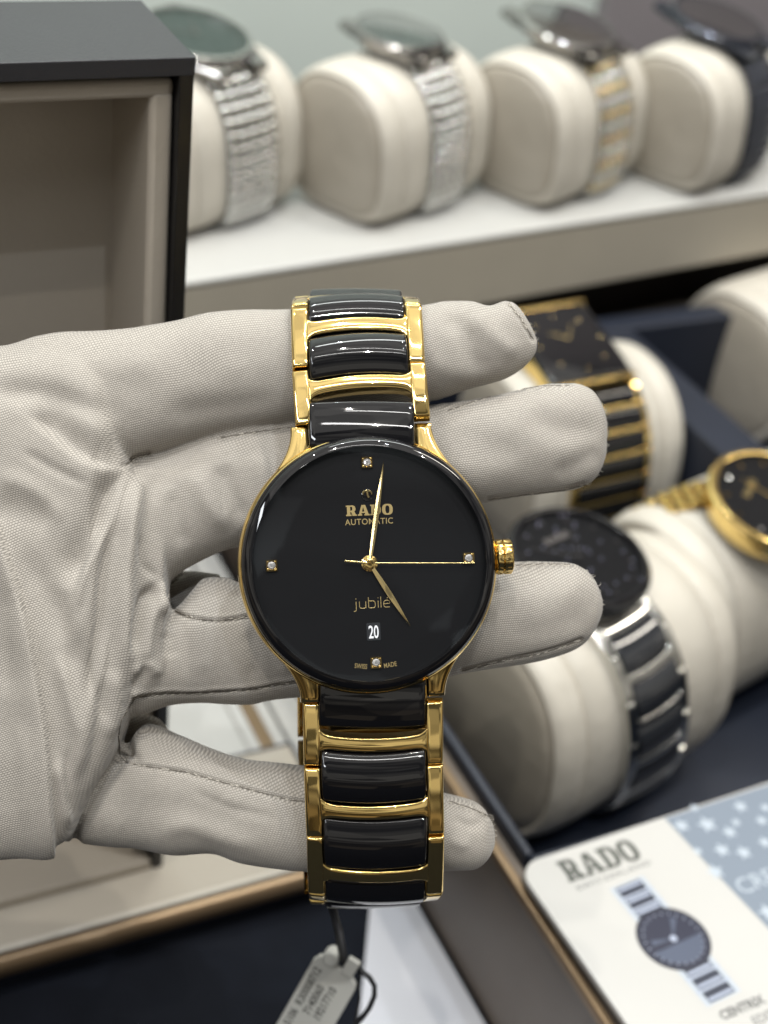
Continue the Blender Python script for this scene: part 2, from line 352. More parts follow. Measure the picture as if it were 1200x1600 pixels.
# bracelet: joints of a closed loop seen from the side; (px, py) in the photo, z in mm
def H2(px, py, z): return Vector(hf(px, py, z))
TO = HEADM.inverted() @ HAND
def frame(a, b, nrm):          # link frame: u across, v along (away from the case), w outward
    v = (b - a).normalized(); u = v.cross(nrm).normalized()
    if u.x < 0: u = -u
    w_ = u.cross(v)
    if w_.dot(nrm) < 0: w_ = -w_
    o = (a + b) / 2
    return Matrix([[u.x, v.x, w_.x, o.x], [u.y, v.y, w_.y, o.y], [u.z, v.z, w_.z, o.z], [0, 0, 0, 1]])
def chain(J_, metal, cer, parent, X, w0, w1, closed_first, rail=2.75, gap=.24, bow=1.8, dome=.9, k0=0, cermat=None, cap_end=True):
    F_ = []
    for i in range(len(J_) - 1):
        a, b, n_ = J_[i][0], J_[i + 1][0], (J_[i][1] + J_[i + 1][1]).normalized()
        F_.append((frame(a, b, n_), (b - a).length, n_))
    for i, (F, Ln, n_) in enumerate(F_):
        t = i / max(1, len(F_) - 1); W2 = (w0 + (w1 - w0) * t) / 2; m_ = MB(); FF = X @ F
        s_ = 1
        for sx in (-1, 1):
            m_.pad(FF, sx * (W2 - rail / 2), rail / 2, 0, Ln / 2 - gap / 2, 2.4, dome, W2 * 1.25, .34, 2.2, 0, .46, 8, 12)
        m_.pad(FF @ Matrix.Translation((0, 0, .25)), 0, W2 - rail + .25, -.1, 1.15, 2.4, dome, W2 * 1.25, .14, 2.0, bow, .24, 26, 6, flare=.9)
        lk = part('bracelet_link', m_, metal, parent, smooth=40)
        # ceramic tile bridging this link's outer half and the next link
        if i < len(F_) - 1:
            F2, L2, n2 = F_[i + 1]
            A = F @ Vector((0, 1.15, 0)); B = F2 @ Vector((0, -1.35, 0))
        else: A = F @ Vector((0, 1.15, 0)); B = F @ Vector((0, Ln - 1.3, -1.2 * 0)); n2 = n_
        G = frame(A, B, (n_ + n2).normalized()); hl = (B - A).length / 2
        c_ = MB().pad(X @ G, 0, W2 - rail - .12, .0, hl - .1, 2.0, dome * .9, W2 * 1.25, 1.5, 2.0, bow, .42, 24, 18)
        part('ceramic_tile', c_, cer, lk, smooth=50)
    return F_
def jn(px, py, z, ny, nz): return (H2(px, py, z), Vector((0, ny, nz)).normalized())
up = [jn(567, 659, -4.9, .25, 1), jn(560.5, 572, -7.2, .42, 1), jn(556.5, 478, -11.0, .75, .8), jn(556, 468, -20.5, 1, -.1), jn(556, 478, -30.0, .8, -.8)]
dn = [jn(582.5, 1095, -4.9, -.12, 1), jn(583.5, 1196, -6.0, -.2, 1), jn(586.5, 1306, -8.0, -.45, 1), jn(587, 1396, -13.5, -.85, .8), jn(584, 1402, -24.0, -1, -.2), jn(578, 1390, -33, -.8, -.8)]
chain(up, GOLD, CER, watch, TO.normalized() if False else Matrix.Diagonal((1, 1, 1, 1)), 21.6, 21.2, True)
chain(dn, GOLD, CER, watch, Matrix.Identity(4), 22.4, 22.2, True)
for ch in list(watch.children):
    if ch.name.startswith('bracelet_link'): ch['hf'] = 1
# end tiles beside the case
def end_tile(px, py0, py1, z0, z1, W2, bow, nm):
    a, b = H2(px, py0, z0), H2(px, py1, z1); G = frame(a, b, Vector((0, .15 if nm else -.15, 1)).normalized()); hl = (b - a).length / 2
    o = part('ceramic_tile', MB().pad(G, 0, W2, 0, hl, 2.4, .7, 12, .5, 2.6, bow, .4, 24, 14), CER, watch, smooth=50); o['hf'] = 1
end_tile(565, 700, 630, -3.4, -5.2, 8.35, .3, 1)
end_tile(581.5, 1060, 1131, -3.4, -5.0, 8.45, .6, 0)
back = [jn(572, 478, -30, .2, -1), jn(566, 560, -31.5, 0, -1), jn(563, 680, -32.5, 0, -1), jn(563, 800, -33, 0, -1), jn(564, 930, -33.5, 0, -1), jn(566, 1040, -33.5, 0, -1), jn(567, 1150, -33.5, 0, -1), jn(572, 1270, -33.5, 0, -1), jn(578, 1390, -33, -.2, -1)]
m_ = MB()
for i in range(len(back) - 1):
    F = frame(back[i][0], back[i + 1][0], Vector((0, 0, -1))); Ln = (back[i + 1][0] - back[i][0]).length
    k_ = MB().pad(F, 0, 11.6, 0, Ln / 2 - .25, 2.0, .3, 14, .1, 4, 0, .3, 10, 8)
    o = part('clasp_link', k_, GOLD, watch, smooth=40); o['hf'] = 1
# those pieces were laid out in the hand frame: bring them into the head frame
for ch in list(watch.children):
    if ch.get('hf'):
        ch.matrix_local = TO
        del ch['hf']
# ------------------------------------------------------------------ the glove
def fabric(name='glove_fabric', col=(.385, .355, .315)):
    m = bpy.data.materials.new(name); m.use_nodes = True; nt = m.node_tree; N = nt.nodes; L = nt.links; b = N['Principled BSDF']
    b.inputs['Roughness'].default_value = .62; b.inputs['Sheen Weight'].default_value = .25; b.inputs['Specular IOR Level'].default_value = .3
    t = N.new('ShaderNodeTexCoord'); mp = N.new('ShaderNodeMapping'); mp.inputs['Scale'].default_value = (1000,) * 3; L.new(t.outputs['Object'], mp.inputs[0])
    nz = N.new('ShaderNodeTexNoise'); nz.inputs['Scale'].default_value = .04; nz.inputs['Detail'].default_value = 2; L.new(mp.outputs[0], nz.inputs['Vector'])
    va = N.new('ShaderNodeVectorMath'); va.operation = 'MULTIPLY_ADD'; L.new(nz.outputs['Color'], va.inputs[0]); va.inputs[1].default_value = (6, 6, 0); L.new(mp.outputs[0], va.inputs[2])
    sp = N.new('ShaderNodeSeparateXYZ'); L.new(va.outputs[0], sp.inputs[0])
    def lin(a, b_, c_, d):
        q = N.new('ShaderNodeVectorMath'); q.operation = 'DOT_PRODUCT'; L.new(va.outputs[0], q.inputs[0]); q.inputs[1].default_value = (a, b_, c_)
        return q.outputs['Value']
    def mth(op, a, b_=None, **k):
        q = N.new('ShaderNodeMath'); q.operation = op
        for i, x in enumerate((a, b_)):
            if x is None: continue
            if isinstance(x, (int, float)): q.inputs[i].default_value = x
            else: L.new(x, q.inputs[i])
        return q.outputs[0]
    ang = math.radians(14); P1 = .36; P2 = .43
    k1 = 2 * math.pi / P1; k2 = 2 * math.pi / P2
    u = lin(-math.sin(ang) * k1, math.cos(ang) * k1, k1 * .12, 0)        # rows
    v = lin(math.cos(ang) * k2, math.sin(ang) * k2, k2 * .1, 0)
    row = mth('FLOOR', mth('DIVIDE', u, 2 * math.pi)); odd = mth('MODULO', row, 2.0)
    su = mth('ABSOLUTE', mth('SINE', mth('MULTIPLY', u, .5)))
    sv = mth('ABSOLUTE', mth('SINE', mth('MULTIPLY', mth('ADD', v, mth('MULTIPLY', mth('ABSOLUTE', odd), math.pi)), .5)))
    h = mth('MULTIPLY', mth('POWER', su, .8), mth('POWER', sv, .5))
    bp = N.new('ShaderNodeBump'); bp.inputs['Distance'].default_value = .10 * S; bp.inputs['Strength'].default_value = .55; L.new(h, bp.inputs['Height'])
    n2 = N.new('ShaderNodeTexNoise'); n2.inputs['Scale'].default_value = .35; n2.inputs['Detail'].default_value = 4; L.new(mp.outputs[0], n2.inputs['Vector'])
    b2 = N.new('ShaderNodeBump'); b2.inputs['Distance'].default_value = .12 * S; b2.inputs['Strength'].default_value = .5; L.new(n2.outputs[0], b2.inputs['Height']); L.new(bp.outputs[0], b2.inputs['Normal'])
    L.new(b2.outputs[0], b.inputs['Normal'])
    r = N.new('ShaderNodeMapRange'); L.new(h, r.inputs[0]); r.inputs[3].default_value = .45; r.inputs[4].default_value = 1.25
    n3 = N.new('ShaderNodeTexNoise'); n3.inputs['Scale'].default_value = 1.6; n3.inputs['Detail'].default_value = 3; L.new(mp.outputs[0], n3.inputs['Vector'])
    r3 = N.new('ShaderNodeMapRange'); L.new(n3.outputs[0], r3.inputs[0]); r3.inputs[3].default_value = .86; r3.inputs[4].default_value = 1.14
    x = N.new('ShaderNodeMix'); x.data_type = 'RGBA'; x.blend_type = 'MULTIPLY'; x.inputs[0].default_value = 1; x.inputs[6].default_value = (*col, 1)
    L.new(mth('MULTIPLY', r.outputs[0], r3.outputs[0]), x.inputs[7]); L.new(x.outputs[2], b.inputs['Base Color'])
    return m
FAB = fabric()
THREAD = mat('seam_thread', (.13, .115, .095), .8); THREAD2 = mat('stitch_thread', (.60, .56, .49), .8)
hand = None
SWEEPS = {
 'palm': [(-700, 600, 1390, -16, 14), (-160, 560, 1352, -14, 12.5), (0, 556, 1336, -13.5, 12.5), (50, 550, 1331, -13.5, 12.5), (82, 546, 1322, -13.5, 12), (112, 546, 1306, -13.5, 11.5), (135, 556, 1262, -13.5, 11.5), (160, 580, 1215, -13.5, 11.5), (185, 620, 1168, -14, 10.5), (196, 680, 1135, -14.5, 10), (215, 735, 1098, -15, 9), (240, 770, 1085, -15.5, 7.5), (254, 800, 1070, -14.5, 5.5), (261, 830, 1050, -13.5, 4)],
 'index': [(-700, 620, 790, -16, 11), (-160, 545, 770, -14, 11), (0, 541, 750, -14.5, 10.5), (60, 527, 742, -15, 10), (110, 519, 735, -15, 9.5), (160, 517, 730, -15.5, 9.2), (200, 514, 724, -16, 9), (240, 508, 711, -16.5, 9), (280, 501, 697, -17, 8.8), (330, 489, 682, -17.5, 8.5), (400, 484, 668, -18, 8), (450, 484, 660, -18, 8), (550, 480, 650, -18, 8), (650, 479, 630, -18, 8), (700, 471, 620, -18, 7.6), (735, 472, 608, -18, 7.2), (762, 480, 600, -18, 6.5), (793, 470, 590, -18, 5.5), (808, 478, 582, -18, 4.8), (825, 504, 569, -18, 3.6), (838, 530, 550, -18, 1.6)],
 'middle': [(120, 722, 900, -15, 8), (200, 724, 915, -16, 8), (235, 716, 916, -17, 8), (258, 708, 914, -17.5, 8), (275, 701, 900, -18, 8), (300, 692, 883, -18.5, 8), (340, 679, 865, -19, 8), (380, 669, 853, -19.5, 8), (450, 660, 845, -20, 8), (600, 645, 825, -20, 8), (700, 630, 800, -19.5, 8), (760, 619, 786, -19, 8), (820, 606, 776, -18.5, 7.8), (860, 599, 771, -18.5, 7.2), (895, 599, 767, -18.5, 6.2), (922, 608, 756, -18.5, 5), (938, 630, 735, -18.5, 3.8), (948, 660, 710, -18.5, 1.6)],
 'ring': [(120, 935, 1110, -15.5, 8.5), (180, 935, 1118, -16.5, 8.5), (225, 937, 1116, -17.5, 8.5), (240, 965, 1110, -18.5, 8.5), (264, 960, 1102, -19, 8.5), (282, 944, 1099, -19.5, 8.5), (300, 922, 1098, -20, 8.5), (322, 901, 1098, -20, 8.5), (350, 902, 1100, -20, 8.5), (385, 915, 1100, -20, 8.5), (430, 905, 1092, -20, 8.3), (500, 898, 1088, -20, 8), (600, 890, 1078, -20, 8), (700, 884, 1057, -19.5, 8), (780, 880, 1042, -19, 8), (840, 877, 1034, -18.5, 7.6), (885, 878, 1020, -18.5, 6.6), (912, 889, 1005, -18.5, 5.2), (930, 908, 984, -18.5, 3.8), (941, 935, 958, -18.5, 1.6)],
 'ring_back': [(190, 900, 985, -30, 3), (230, 895, 985, -30, 4), (300, 892, 985, -29.5, 4), (345, 897, 960, -28, 3)],
 'pinky_back': [(160, 1125, 1195, -30, 3), (200, 1116, 1195, -30, 4), (240, 1120, 1185, -29, 4), (262, 1140, 1170, -28, 3)],
 'pinky': [(60, 1190, 1312, -17, 5), (110, 1170, 1314, -18, 6), (150, 1180, 1318, -19, 7.5), (188, 1178, 1322, -19.5, 8), (206, 1152, 1323, -20, 8), (228, 1132, 1326, -20, 8), (280, 1150, 1334, -20, 8), (330, 1172, 1331, -20, 8), (380, 1187, 1346, -20, 8), (430, 1193, 1355, -20, 8), (480, 1200, 1359, -20, 8), (600, 1218, 1364, -20, 7.8), (700, 1241, 1358, -19.5, 7), (738, 1251, 1357, -19, 6), (758, 1264, 1346, -19, 4.6), (772, 1290, 1322, -19, 1.8)],
}
def cr1(xs, ys, x):
    xs = list(xs); i = max(0, min(len(xs) - 2, int(np.searchsorted(xs, x)) - 1)); h = xs[i + 1] - xs[i]; t = (x - xs[i]) / h
    def m(k):
        if 0 < k < len(xs) - 1:
            a = (ys[k] - ys[k - 1]) / (xs[k] - xs[k - 1]); b = (ys[k + 1] - ys[k]) / (xs[k + 1] - xs[k])
            return 0 if a * b < 0 else 2 * a * b / (a + b + 1e-12)
        return (ys[1] - ys[0]) / (xs[1] - xs[0]) if k == 0 else (ys[-1] - ys[-2]) / (xs[-1] - xs[-2])
    m0, m1 = m(i) * h, m(i + 1) * h
    return ys[i] * (2 * t**3 - 3 * t * t + 1) + m0 * (t**3 - 2 * t * t + t) + ys[i + 1] * (3 * t * t - 2 * t**3) + m1 * (t**3 - t * t)
g = MB()
for nm, stn in SWEEPS.items():
    xs = [a[0] for a in stn]; cols = [[a[k] for a in stn] for k in range(1, 5)]; P = []
    xx = []; x = xs[0]
    while x < xs[-1]: xx.append(x); x += 6
    xx.append(xs[-1]); NC = 56
    for x in xx:
        tp, bt, zc, tz = [cr1(xs, c_, x) for c_ in cols]; row = []
        for k in range(NC):
            a = 2 * math.pi * k / NC; ex_ = .86 if nm != 'palm' else .5
            cy_ = math.copysign(abs(math.cos(a)) ** ex_, math.cos(a)); cz_ = math.copysign(abs(math.sin(a)) ** ex_, math.sin(a))
            py = (tp + bt) / 2 - (bt - tp) / 2 * cy_; hx, hy, _ = hf(x, py, zc)
            row.append((hx, hy, zc + tz * cz_))
        P.append(row)
    g.grid(P, close_v=True, flip=True); n0 = len(g.v) - len(P) * NC
    g.f.append(tuple(n0 + k for k in range(NC))); g.f.append(tuple(len(g.v) - NC + k for k in range(NC))[::-1])
tmp = mesh_obj('glove_src', [(x * S, y * S, z * S) for x, y, z in g.v], g.f, None, 0)
rm = tmp.modifiers.new('r', 'REMESH'); rm.mode = 'VOXEL'; rm.voxel_size = .42 * S; rm.adaptivity = 0
sm = tmp.modifiers.new('s', 'SMOOTH'); sm.factor = .5; sm.iterations = 12
bpy.context.view_layer.update()
me = bpy.data.meshes.new_from_object(tmp.evaluated_get(bpy.context.evaluated_depsgraph_get()))
bpy.data.objects.remove(tmp)
nv = len(me.vertices); co = np.empty(nv * 3); me.vertices.foreach_get('co', co); co = co.reshape(-1, 3) / S
nn = np.empty(nv * 3); me.vertex_normals.foreach_get('vector', nn); nn = nn.reshape(-1, 3)
if np.mean(nn[co[:, 2] > np.percentile(co[:, 2], 90)][:, 2]) < 0: me.flip_normals(); nn = -nn
k = DF / (DF - co[:, 2]); PX = 600 + co[:, 0] * 10 * k; PY = 800 - co[:, 1] * 10 * k
disp = np.zeros(nv)
front = np.clip((nn[:, 2] + .15) / .5, 0, 1)
def stroke(pts, amp, wd, wd2=None, taper=1.0):
    """ridge (+) or valley (-) along a line; wd on its left side, wd2 on its right side"""
    global disp
    wd2 = wd2 or wd; pts = np.array(pts, float)
    q = [pts[0]]
    for i in range(len(pts) - 1):
        p0 = pts[max(i - 1, 0)]; p1 = pts[i]; p2 = pts[i + 1]; p3 = pts[min(i + 2, len(pts) - 1)]
        for t in (.25, .5, .75, 1): q.append(.5 * ((2 * p1) + (-p0 + p2) * t + (2 * p0 - 5 * p1 + 4 * p2 - p3) * t * t + (-p0 + 3 * p1 - 3 * p2 + p3) * t**3))
    q = np.array(q); seg = np.linalg.norm(np.diff(q, axis=0), axis=1); cum = np.r_[0, np.cumsum(seg)]
    best = np.full(nv, 1e9); tt = np.zeros(nv); sd = np.zeros(nv)
    lo = q.min(0) - 4 * max(wd, wd2); hi = q.max(0) + 4 * max(wd, wd2)
    idx = np.where((PX > lo[0]) & (PX < hi[0]) & (PY > lo[1]) & (PY < hi[1]))[0]
    if len(idx) == 0: return
    X_, Y_ = PX[idx], PY[idx]; bs = np.full(len(idx), 1e9); tb = np.zeros(len(idx)); sb = np.zeros(len(idx))
    for i in range(len(q) - 1):
        d = q[i + 1] - q[i]; l2 = d @ d + 1e-9; t = np.clip(((X_ - q[i, 0]) * d[0] + (Y_ - q[i, 1]) * d[1]) / l2, 0, 1)
        ex_, ey_ = X_ - q[i, 0] - t * d[0], Y_ - q[i, 1] - t * d[1]; D = np.hypot(ex_, ey_); m_ = D < bs
        bs[m_] = D[m_]; tb[m_] = (cum[i] + t * seg[i])[m_] / cum[-1]; sb[m_] = (d[0] * ey_ - d[1] * ex_)[m_]
    w_ = np.where(sb > 0, wd2, wd)
    tp = np.clip(np.minimum(tb, 1 - tb) / (.25 * taper + 1e-6), 0, 1); tp = tp * tp * (3 - 2 * tp) if taper > 0 else 1
    disp[idx] += amp * np.exp(-(bs / w_) ** 2) * (tp * .9 + .1 if taper > 0 else 1)
# folds read from the photograph
F = stroke
F([(-40, 610), (60, 612), (130, 632), (200, 655)], -1.1, 20)
F([(40, 640), (80, 668), (115, 697), (150, 716), (200, 726)], -1.7, 34, 9)
F([(250, 650), (330, 640), (400, 630), (450, 615)], -.6, 22)
F([(198, 726), (176, 775), (158, 820), (126, 880), (110, 930)], -2.2, 8, 30)
F([(230, 735), (205, 790), (196, 860), (192, 960), (200, 1080)], 2.0, 17)
F([(192, 1172), (150, 1240), (114, 1316)], -1.8, 9, 3, 0)
F([(262, 905), (252, 925), (256, 950), (268, 968)], .9, 6, 8)
F([(330, 700), (250, 740), (228, 800)], -.5, 14)
F([(188, 790), (178, 840), (165, 900), (158, 980), (142, 1060), (135, 1120)], -1.6, 12)
F([(150, 800), (138, 880), (120, 960), (105, 1040)], .9, 16)
F([(-20, 790), (40, 800), (90, 815)], -.9, 26)
F([(30, 850), (70, 920), (110, 1000), (150, 1100)], -.8, 20)
F([(256, 914), (225, 935), (210, 980), (204, 1030)], -1.5, 10)
F([(262, 925), (240, 960), (232, 1000), (228, 1050)], .9, 10)
F([(-5, 820), (20, 900), (42, 985), (60, 1085), (74, 1190), (80, 1335)], 1.9, 4.5, 34, 0)
F([(86, 1180), (100, 1240), (104, 1300)], .9, 9, 9)
F([(90, 1010), (110, 1080), (128, 1150), (120, 1230)], 1.1, 16)
F([(150, 1050), (160, 1100), (150, 1160), (125, 1240)], -.9, 12)
F([(175, 1040), (182, 1100), (170, 1160)], .9, 12)
F([(208, 1060), (220, 1040), (236, 1040), (250, 1060)], .8, 9)
F([(205, 1085), (216, 1062), (230, 1020)], -.8, 8)
F([(300, 730), (320, 780), (360, 830)], .6, 16); F([(345, 720), (360, 770), (385, 820)], -.7, 14); F([(270, 760), (275, 810), (290, 860)], -.6, 14)
F([(400, 700), (415, 760), (420, 820)], .5, 16)
F([(300, 960), (310, 1010), (320, 1060)], .45, 14); F([(385, 980), (395, 1030), (400, 1070)], -.5, 12); F([(430, 970), (440, 1020), (450, 1060)], .5, 10); F([(260, 985), (265, 1030)], -.5, 12)
F([(192, 1140), (205, 1180), (225, 1190)], -.9, 9)
F([(240, 1310), (290, 1290), (350, 1310), (420, 1325)], .5, 14); F([(200, 1260), (300, 1262), (400, 1290)], -.35, 22)
F([(260, 1140), (330, 1165), (400, 1190)], .5, 10)
F([(690, 480), (722, 515), (738, 555), (770, 595)], -.8, 18); F([(735, 485), (765, 520), (815, 560)], .7, 16); F([(665, 560), (720, 585), (780, 578)], .35, 16)
F([(820, 640), (870, 668), (950, 672)], -.55, 22); F([(860, 745), (905, 725), (945, 700)], -.5, 16); F([(700, 665), (780, 700), (860, 745)], -.3, 24); F([(690, 720), (760, 740), (850, 705)], .3, 22)
F([(790, 925), (850, 935), (930, 915)], .25, 24); F([(790, 985), (860, 985), (930, 955)], -.35, 20)
F([(705, 1275), (735, 1290), (760, 1280)], -.5, 9); F([(700, 1310), (735, 1325)], .4, 10)
for pts_, a_, w_ in (([(205, 740), (190, 800), (184, 870)], -.6, 6), ([(150, 830), (140, 900), (120, 980)], -.5, 7), ([(180, 960), (172, 1040), (165, 1100), (178, 1150)], -.6, 7),
    ([(100, 1000), (118, 1080), (130, 1140)], -.45, 7), ([(30, 700), (80, 730), (140, 760)], -.4, 8), ([(-10, 740), (60, 770), (100, 820)], .45, 14), ([(330, 715), (346, 770), (352, 820)], -.3, 6),
    ([(415, 690), (428, 740), (432, 790)], -.3, 6), ([(110, 1160), (104, 1220), (112, 1280)], -.6, 6), ([(20, 900), (10, 1000), (20, 1100)], -.5, 18), ([(30, 1120), (40, 1200), (36, 1300)], .4, 12),
    ([(215, 830), (222, 880), (250, 905)], -.5, 7), ([(340, 560), (380, 575), (440, 560)], .25, 20), ([(100, 560), (180, 575), (250, 560)], .3, 22), ([(290, 1230), (360, 1262), (440, 1280)], -.3, 8)): F(pts_, a_, w_)
for i in range(22):            # small random puckers
    x = rnd.uniform(-20, 940); y = rnd.choice([rnd.uniform(500, 700), rnd.uniform(700, 1100), rnd.uniform(1150, 1350)]); a = rnd.uniform(0, math.pi); l = rnd.uniform(25, 60)
    F([(x, y), (x + l * .5 * math.cos(a), y + l * .5 * math.sin(a) + 4), (x + l * math.cos(a), y + l * math.sin(a))], rnd.choice((-1, 1)) * rnd.uniform(.10, .22), rnd.uniform(12, 22))
SEAMS = [
 [(345, 684), (390, 676), (440, 670), (458, 667)], [(700, 641), (740, 628), (790, 612), (850, 603), (890, 602)], [(762, 781), (820, 773), (880, 766), (915, 757)],
 [(395, 856), (350, 864), (310, 882), (282, 898), (266, 915), (263, 935), (275, 955), (305, 967), (345, 970), (392, 962)],
 [(800, 884), (850, 881), (890, 882)], [(722, 1048), (780, 1034), (850, 1020), (908, 1000)],
 [(212, 1090), (260, 1084), (300, 1083), (350, 1081), (400, 1077), (430, 1071), (464, 1067)],
 [(210, 1092), (200, 1108), (189, 1125), (185, 1150), (188, 1180), (200, 1192), (240, 1199), (290, 1206), (340, 1220), (400, 1236), (450, 1249), (480, 1253)],
 [(702, 1252), (735, 1262), (764, 1276)], [(795, 474), (814, 498), (833, 530)], [(196, 726), (212, 716), (235, 708)]]
for sl in SEAMS: F(sl, -.6, 3.2, None, 0)
for sl in SEAMS[6:8] + SEAMS[3:4]: F([(x, y - 5) for x, y in sl], .3, 4, None, 0)
d3 = nn * (disp * front)[:, None]
# very small warping so that no outline is a clean curve
ph = co * .9
wob = .05 * np.sin(ph[:, 0] * .5 + 2 * np.sin(ph[:, 1] * .3)) + .05 * np.sin(ph[:, 1] * .7 + ph[:, 0] * .25 + 1.3)
co2 = co + d3 + nn * wob[:, None]
me.vertices.foreach_set('co', (co2 * S).ravel()); me.update()
me.polygons.foreach_set('use_smooth', [True] * len(me.polygons)); me.materials.clear(); me.materials.append(FAB); me.name = 'gloved_hand'
hand = link(bpy.data.objects.new('gloved_hand', me)); hand.matrix_world = HAND
hand['label'] = 'gloved hand in pale beige woven cotton, four fingers passed through the gold watch bracelet'; hand['category'] = 'hand'
tri = BVHTree.FromPolygons([Vector(v) for v in co2], [tuple(p.vertices) for p in me.polygons])
def drape(px, py, lift=0):
    o = Vector((0, 0, DF)); d = (Vector(hf(px, py, 0)) - o).normalized(); hit = tri.ray_cast(o, d)
    if hit[0] is None: return None
    return hit[0] - d * lift
def dense(pts, step=3):
    q = []
    for a, b in zip(pts[:-1], pts[1:]):
        n = max(1, int(math.dist(a, b) / step)); q += [(a[0] + (b[0] - a[0]) * i / n, a[1] + (b[1] - a[1]) * i / n) for i in range(n)]
    return q + [pts[-1]]
for sl in SEAMS:
    m1 = MB(); m2 = MB(); pts = []
    dn_ = dense(sl); run = []
    for i, (x, y) in enumerate(dn_ + [(None, None)]):
        p = drape(x + rnd.uniform(-.4, .4), y + rnd.uniform(-.5, .5), -.05) if x is not None else None
        if p is None or (run and (p - run[-1]).length > 2.5):
            if len(run) > 3: m1.tube(run, [.10 + .05 * abs(math.sin(j * .9)) for j in range(len(run))], 5)
            run = [p] if p is not None else []
        else: run.append(p)
    for i in range(0, len(dn_) - 2, 2):
        if rnd.random() < .5: continue
        (x, y), (x2, y2) = dn_[i], dn_[i + 2]; ox, oy = rnd.uniform(-1.5, 1.5), rnd.uniform(-1.5, 3.0)
        a = drape(x + ox, y + oy, .04); b = drape(x2 + ox * .3, y2 + oy * .4, .1)
        if a and b and (a - b).length < 2: m2.tube([a, (a + b) / 2 + Vector((0, 0, .1)), b], [.05, .09, .05], 5)
    if m1.v:
        so = part('seam', m1, THREAD, hand, smooth=170)
        if m2.v: part('stitching', m2, THREAD2, so, smooth=170)
fz = MB()                      # frayed threads at the finger ends
for edge in ([(925, 612), (945, 640), (949, 690), (938, 735), (915, 762)], [(915, 888), (936, 912), (942, 948), (930, 984), (908, 1005)], [(797, 471), (818, 490), (838, 532)], [(765, 1270), (775, 1300), (765, 1335)]):
    for (x, y) in dense(edge, 3.2):
        if rnd.random() < .3: continue
        p = drape(x - 5, y, 0)
        if p is None: continue
        a = rnd.uniform(-1.2, 1.2); l = rnd.uniform(.25, .7); b = Vector(hf(x, y, p.z - 3)); p = p.lerp(b, .6)
        q1 = b + Vector((math.cos(a) * l * .5, math.sin(a) * l * .5, rnd.uniform(-.2, .3))); q2 = q1 + Vector((math.cos(a + .6) * l * .4, math.sin(a + .6) * l * .5, 0))
        fz.tube([p, b, q1, q2], [.05, .045, .035, .015], 4)
fo = part('fringe', fz, THREAD2, hand, smooth=170); fo['kind'] = 'stuff'
# ------------------------------------------------------------------ counter, box, trays, riser
def world_root(name, label, cat, x, y, z, yaw=0, group=None):
    return root(name, label, cat, Matrix.Translation(W(x, y, z)) @ Matrix.Rotation(math.radians(yaw), 4, 'Z'), group)
c = part('counter', MB().box((150, 300, -322), (1600, 1400, 20)), NAVYC, None, bevel=0); c.matrix_world = Matrix.Translation((0, 0, CAMZ * S)); structure(c)
WALLM = mat('wall_paint', (.62, .68, .64), .5, var=.12, vscale=.006)
c = part('back_wall', MB().box((400, 700, 0), (2600, 20, 1400)), WALLM, None); c.matrix_world = Matrix.Translation((0, 0, CAMZ * S)); structure(c)
c = part('wall_panel', MB().box((1080, 684, 0), (1200, 10, 1400)), mat('panel_grey', (.22, .20, .21), .5, var=.2, vscale=.004), None); c.matrix_world = Matrix.Translation((0, 0, CAMZ * S)); structure(c)
# sheet of paper lying on the counter
o = part('paper_sheet', MB().prism([(149, 243), (88, 132), (149, 100)][0:0] + [(149.5, 243), (139, 223), (119.2, 187), (85, 125), (149.5, 105)], 0, .4), PAPER, None, smooth=0)
o.matrix_world = Matrix.Translation(W(0, 0, -312)); o['label'] = 'blank white sheet lying on the dark counter between the box and the tray'; o['category'] = 'paper'
# white board with a bronze inlay behind the fingers
bd = world_root('display_board', 'white lacquered board with a bronze strip, seen through the gap above the little finger', 'display board', 117, 330, -312)
part('panel', MB().box((-4.5, 0, 5), (44, 172, 10)).box((23.5, 0, 4.6), (9.4, 172, 9.2)), WHITE, bd, bevel=.5)
part('trim', MB().box((11.5, 0, 5.2), (4.6, 172, 10.6)), BRONZE, bd, bevel=.6)
part('groove', MB().box((5.5, 0, 5.03), (1.2, 172, 10.1)), mat('groove_grey', (.3, .29, .27), .5), bd)

# open presentation box: upright lid, shallow base, bronze rim
bx = world_root('presentation_box', 'large open black box with taupe lining, upright lid and bronze front rim', 'display box', 85.4, 242.4, -312)
Lz0, Lz1 = 11.2, 227.0; LW = 220; D = 33
sh = MB()
sh.box((-1.4, D / 2, (Lz0 + Lz1) / 2), (2.8, D, Lz1 - Lz0)); sh.box((-LW + 1.4, D / 2, (Lz0 + Lz1) / 2), (2.8, D, Lz1 - Lz0))
sh.box((-LW / 2, D - 1.2, (Lz0 + Lz1) / 2), (LW - 6, 2.4, Lz1 - Lz0))
sh.box((-LW / 2, D / 2 + 4, Lz0 + 1.3), (LW - 6, D - 8, 2.0))
lid = part('lid', sh, BLACK, bx, bevel=.25)
part('lid_top', MB().box((-LW / 2, D / 2, Lz1 + .02 - 1.5), (LW + .3, D + .3, 3.4)), LIDTOP, lid, bevel=.25)
ln = MB()
ln.box((-LW / 2, D - 4.8, (Lz0 + Lz1) / 2), (LW - 9, 4.2, Lz1 - Lz0 - 8))
ln.box((-5.2, D / 2 - .2, (Lz0 + Lz1) / 2), (4.4, D - 4.5, Lz1 - Lz0 - 13)); ln.box((-LW + 5.4, D / 2, (Lz0 + Lz1) / 2), (4.4, D - 6, Lz1 - Lz0 - 8))
ln.box((-LW / 2, D / 2 - .2, Lz1 - 6.2), (LW - 5.8, D - 4.5, 3.6)); ln.box((-LW / 2, D / 2 - .2, Lz0 + 1.2), (LW - 5.8, D - .5, 3.4))
part('lining', ln, TAUPE, lid, bevel=1.2)
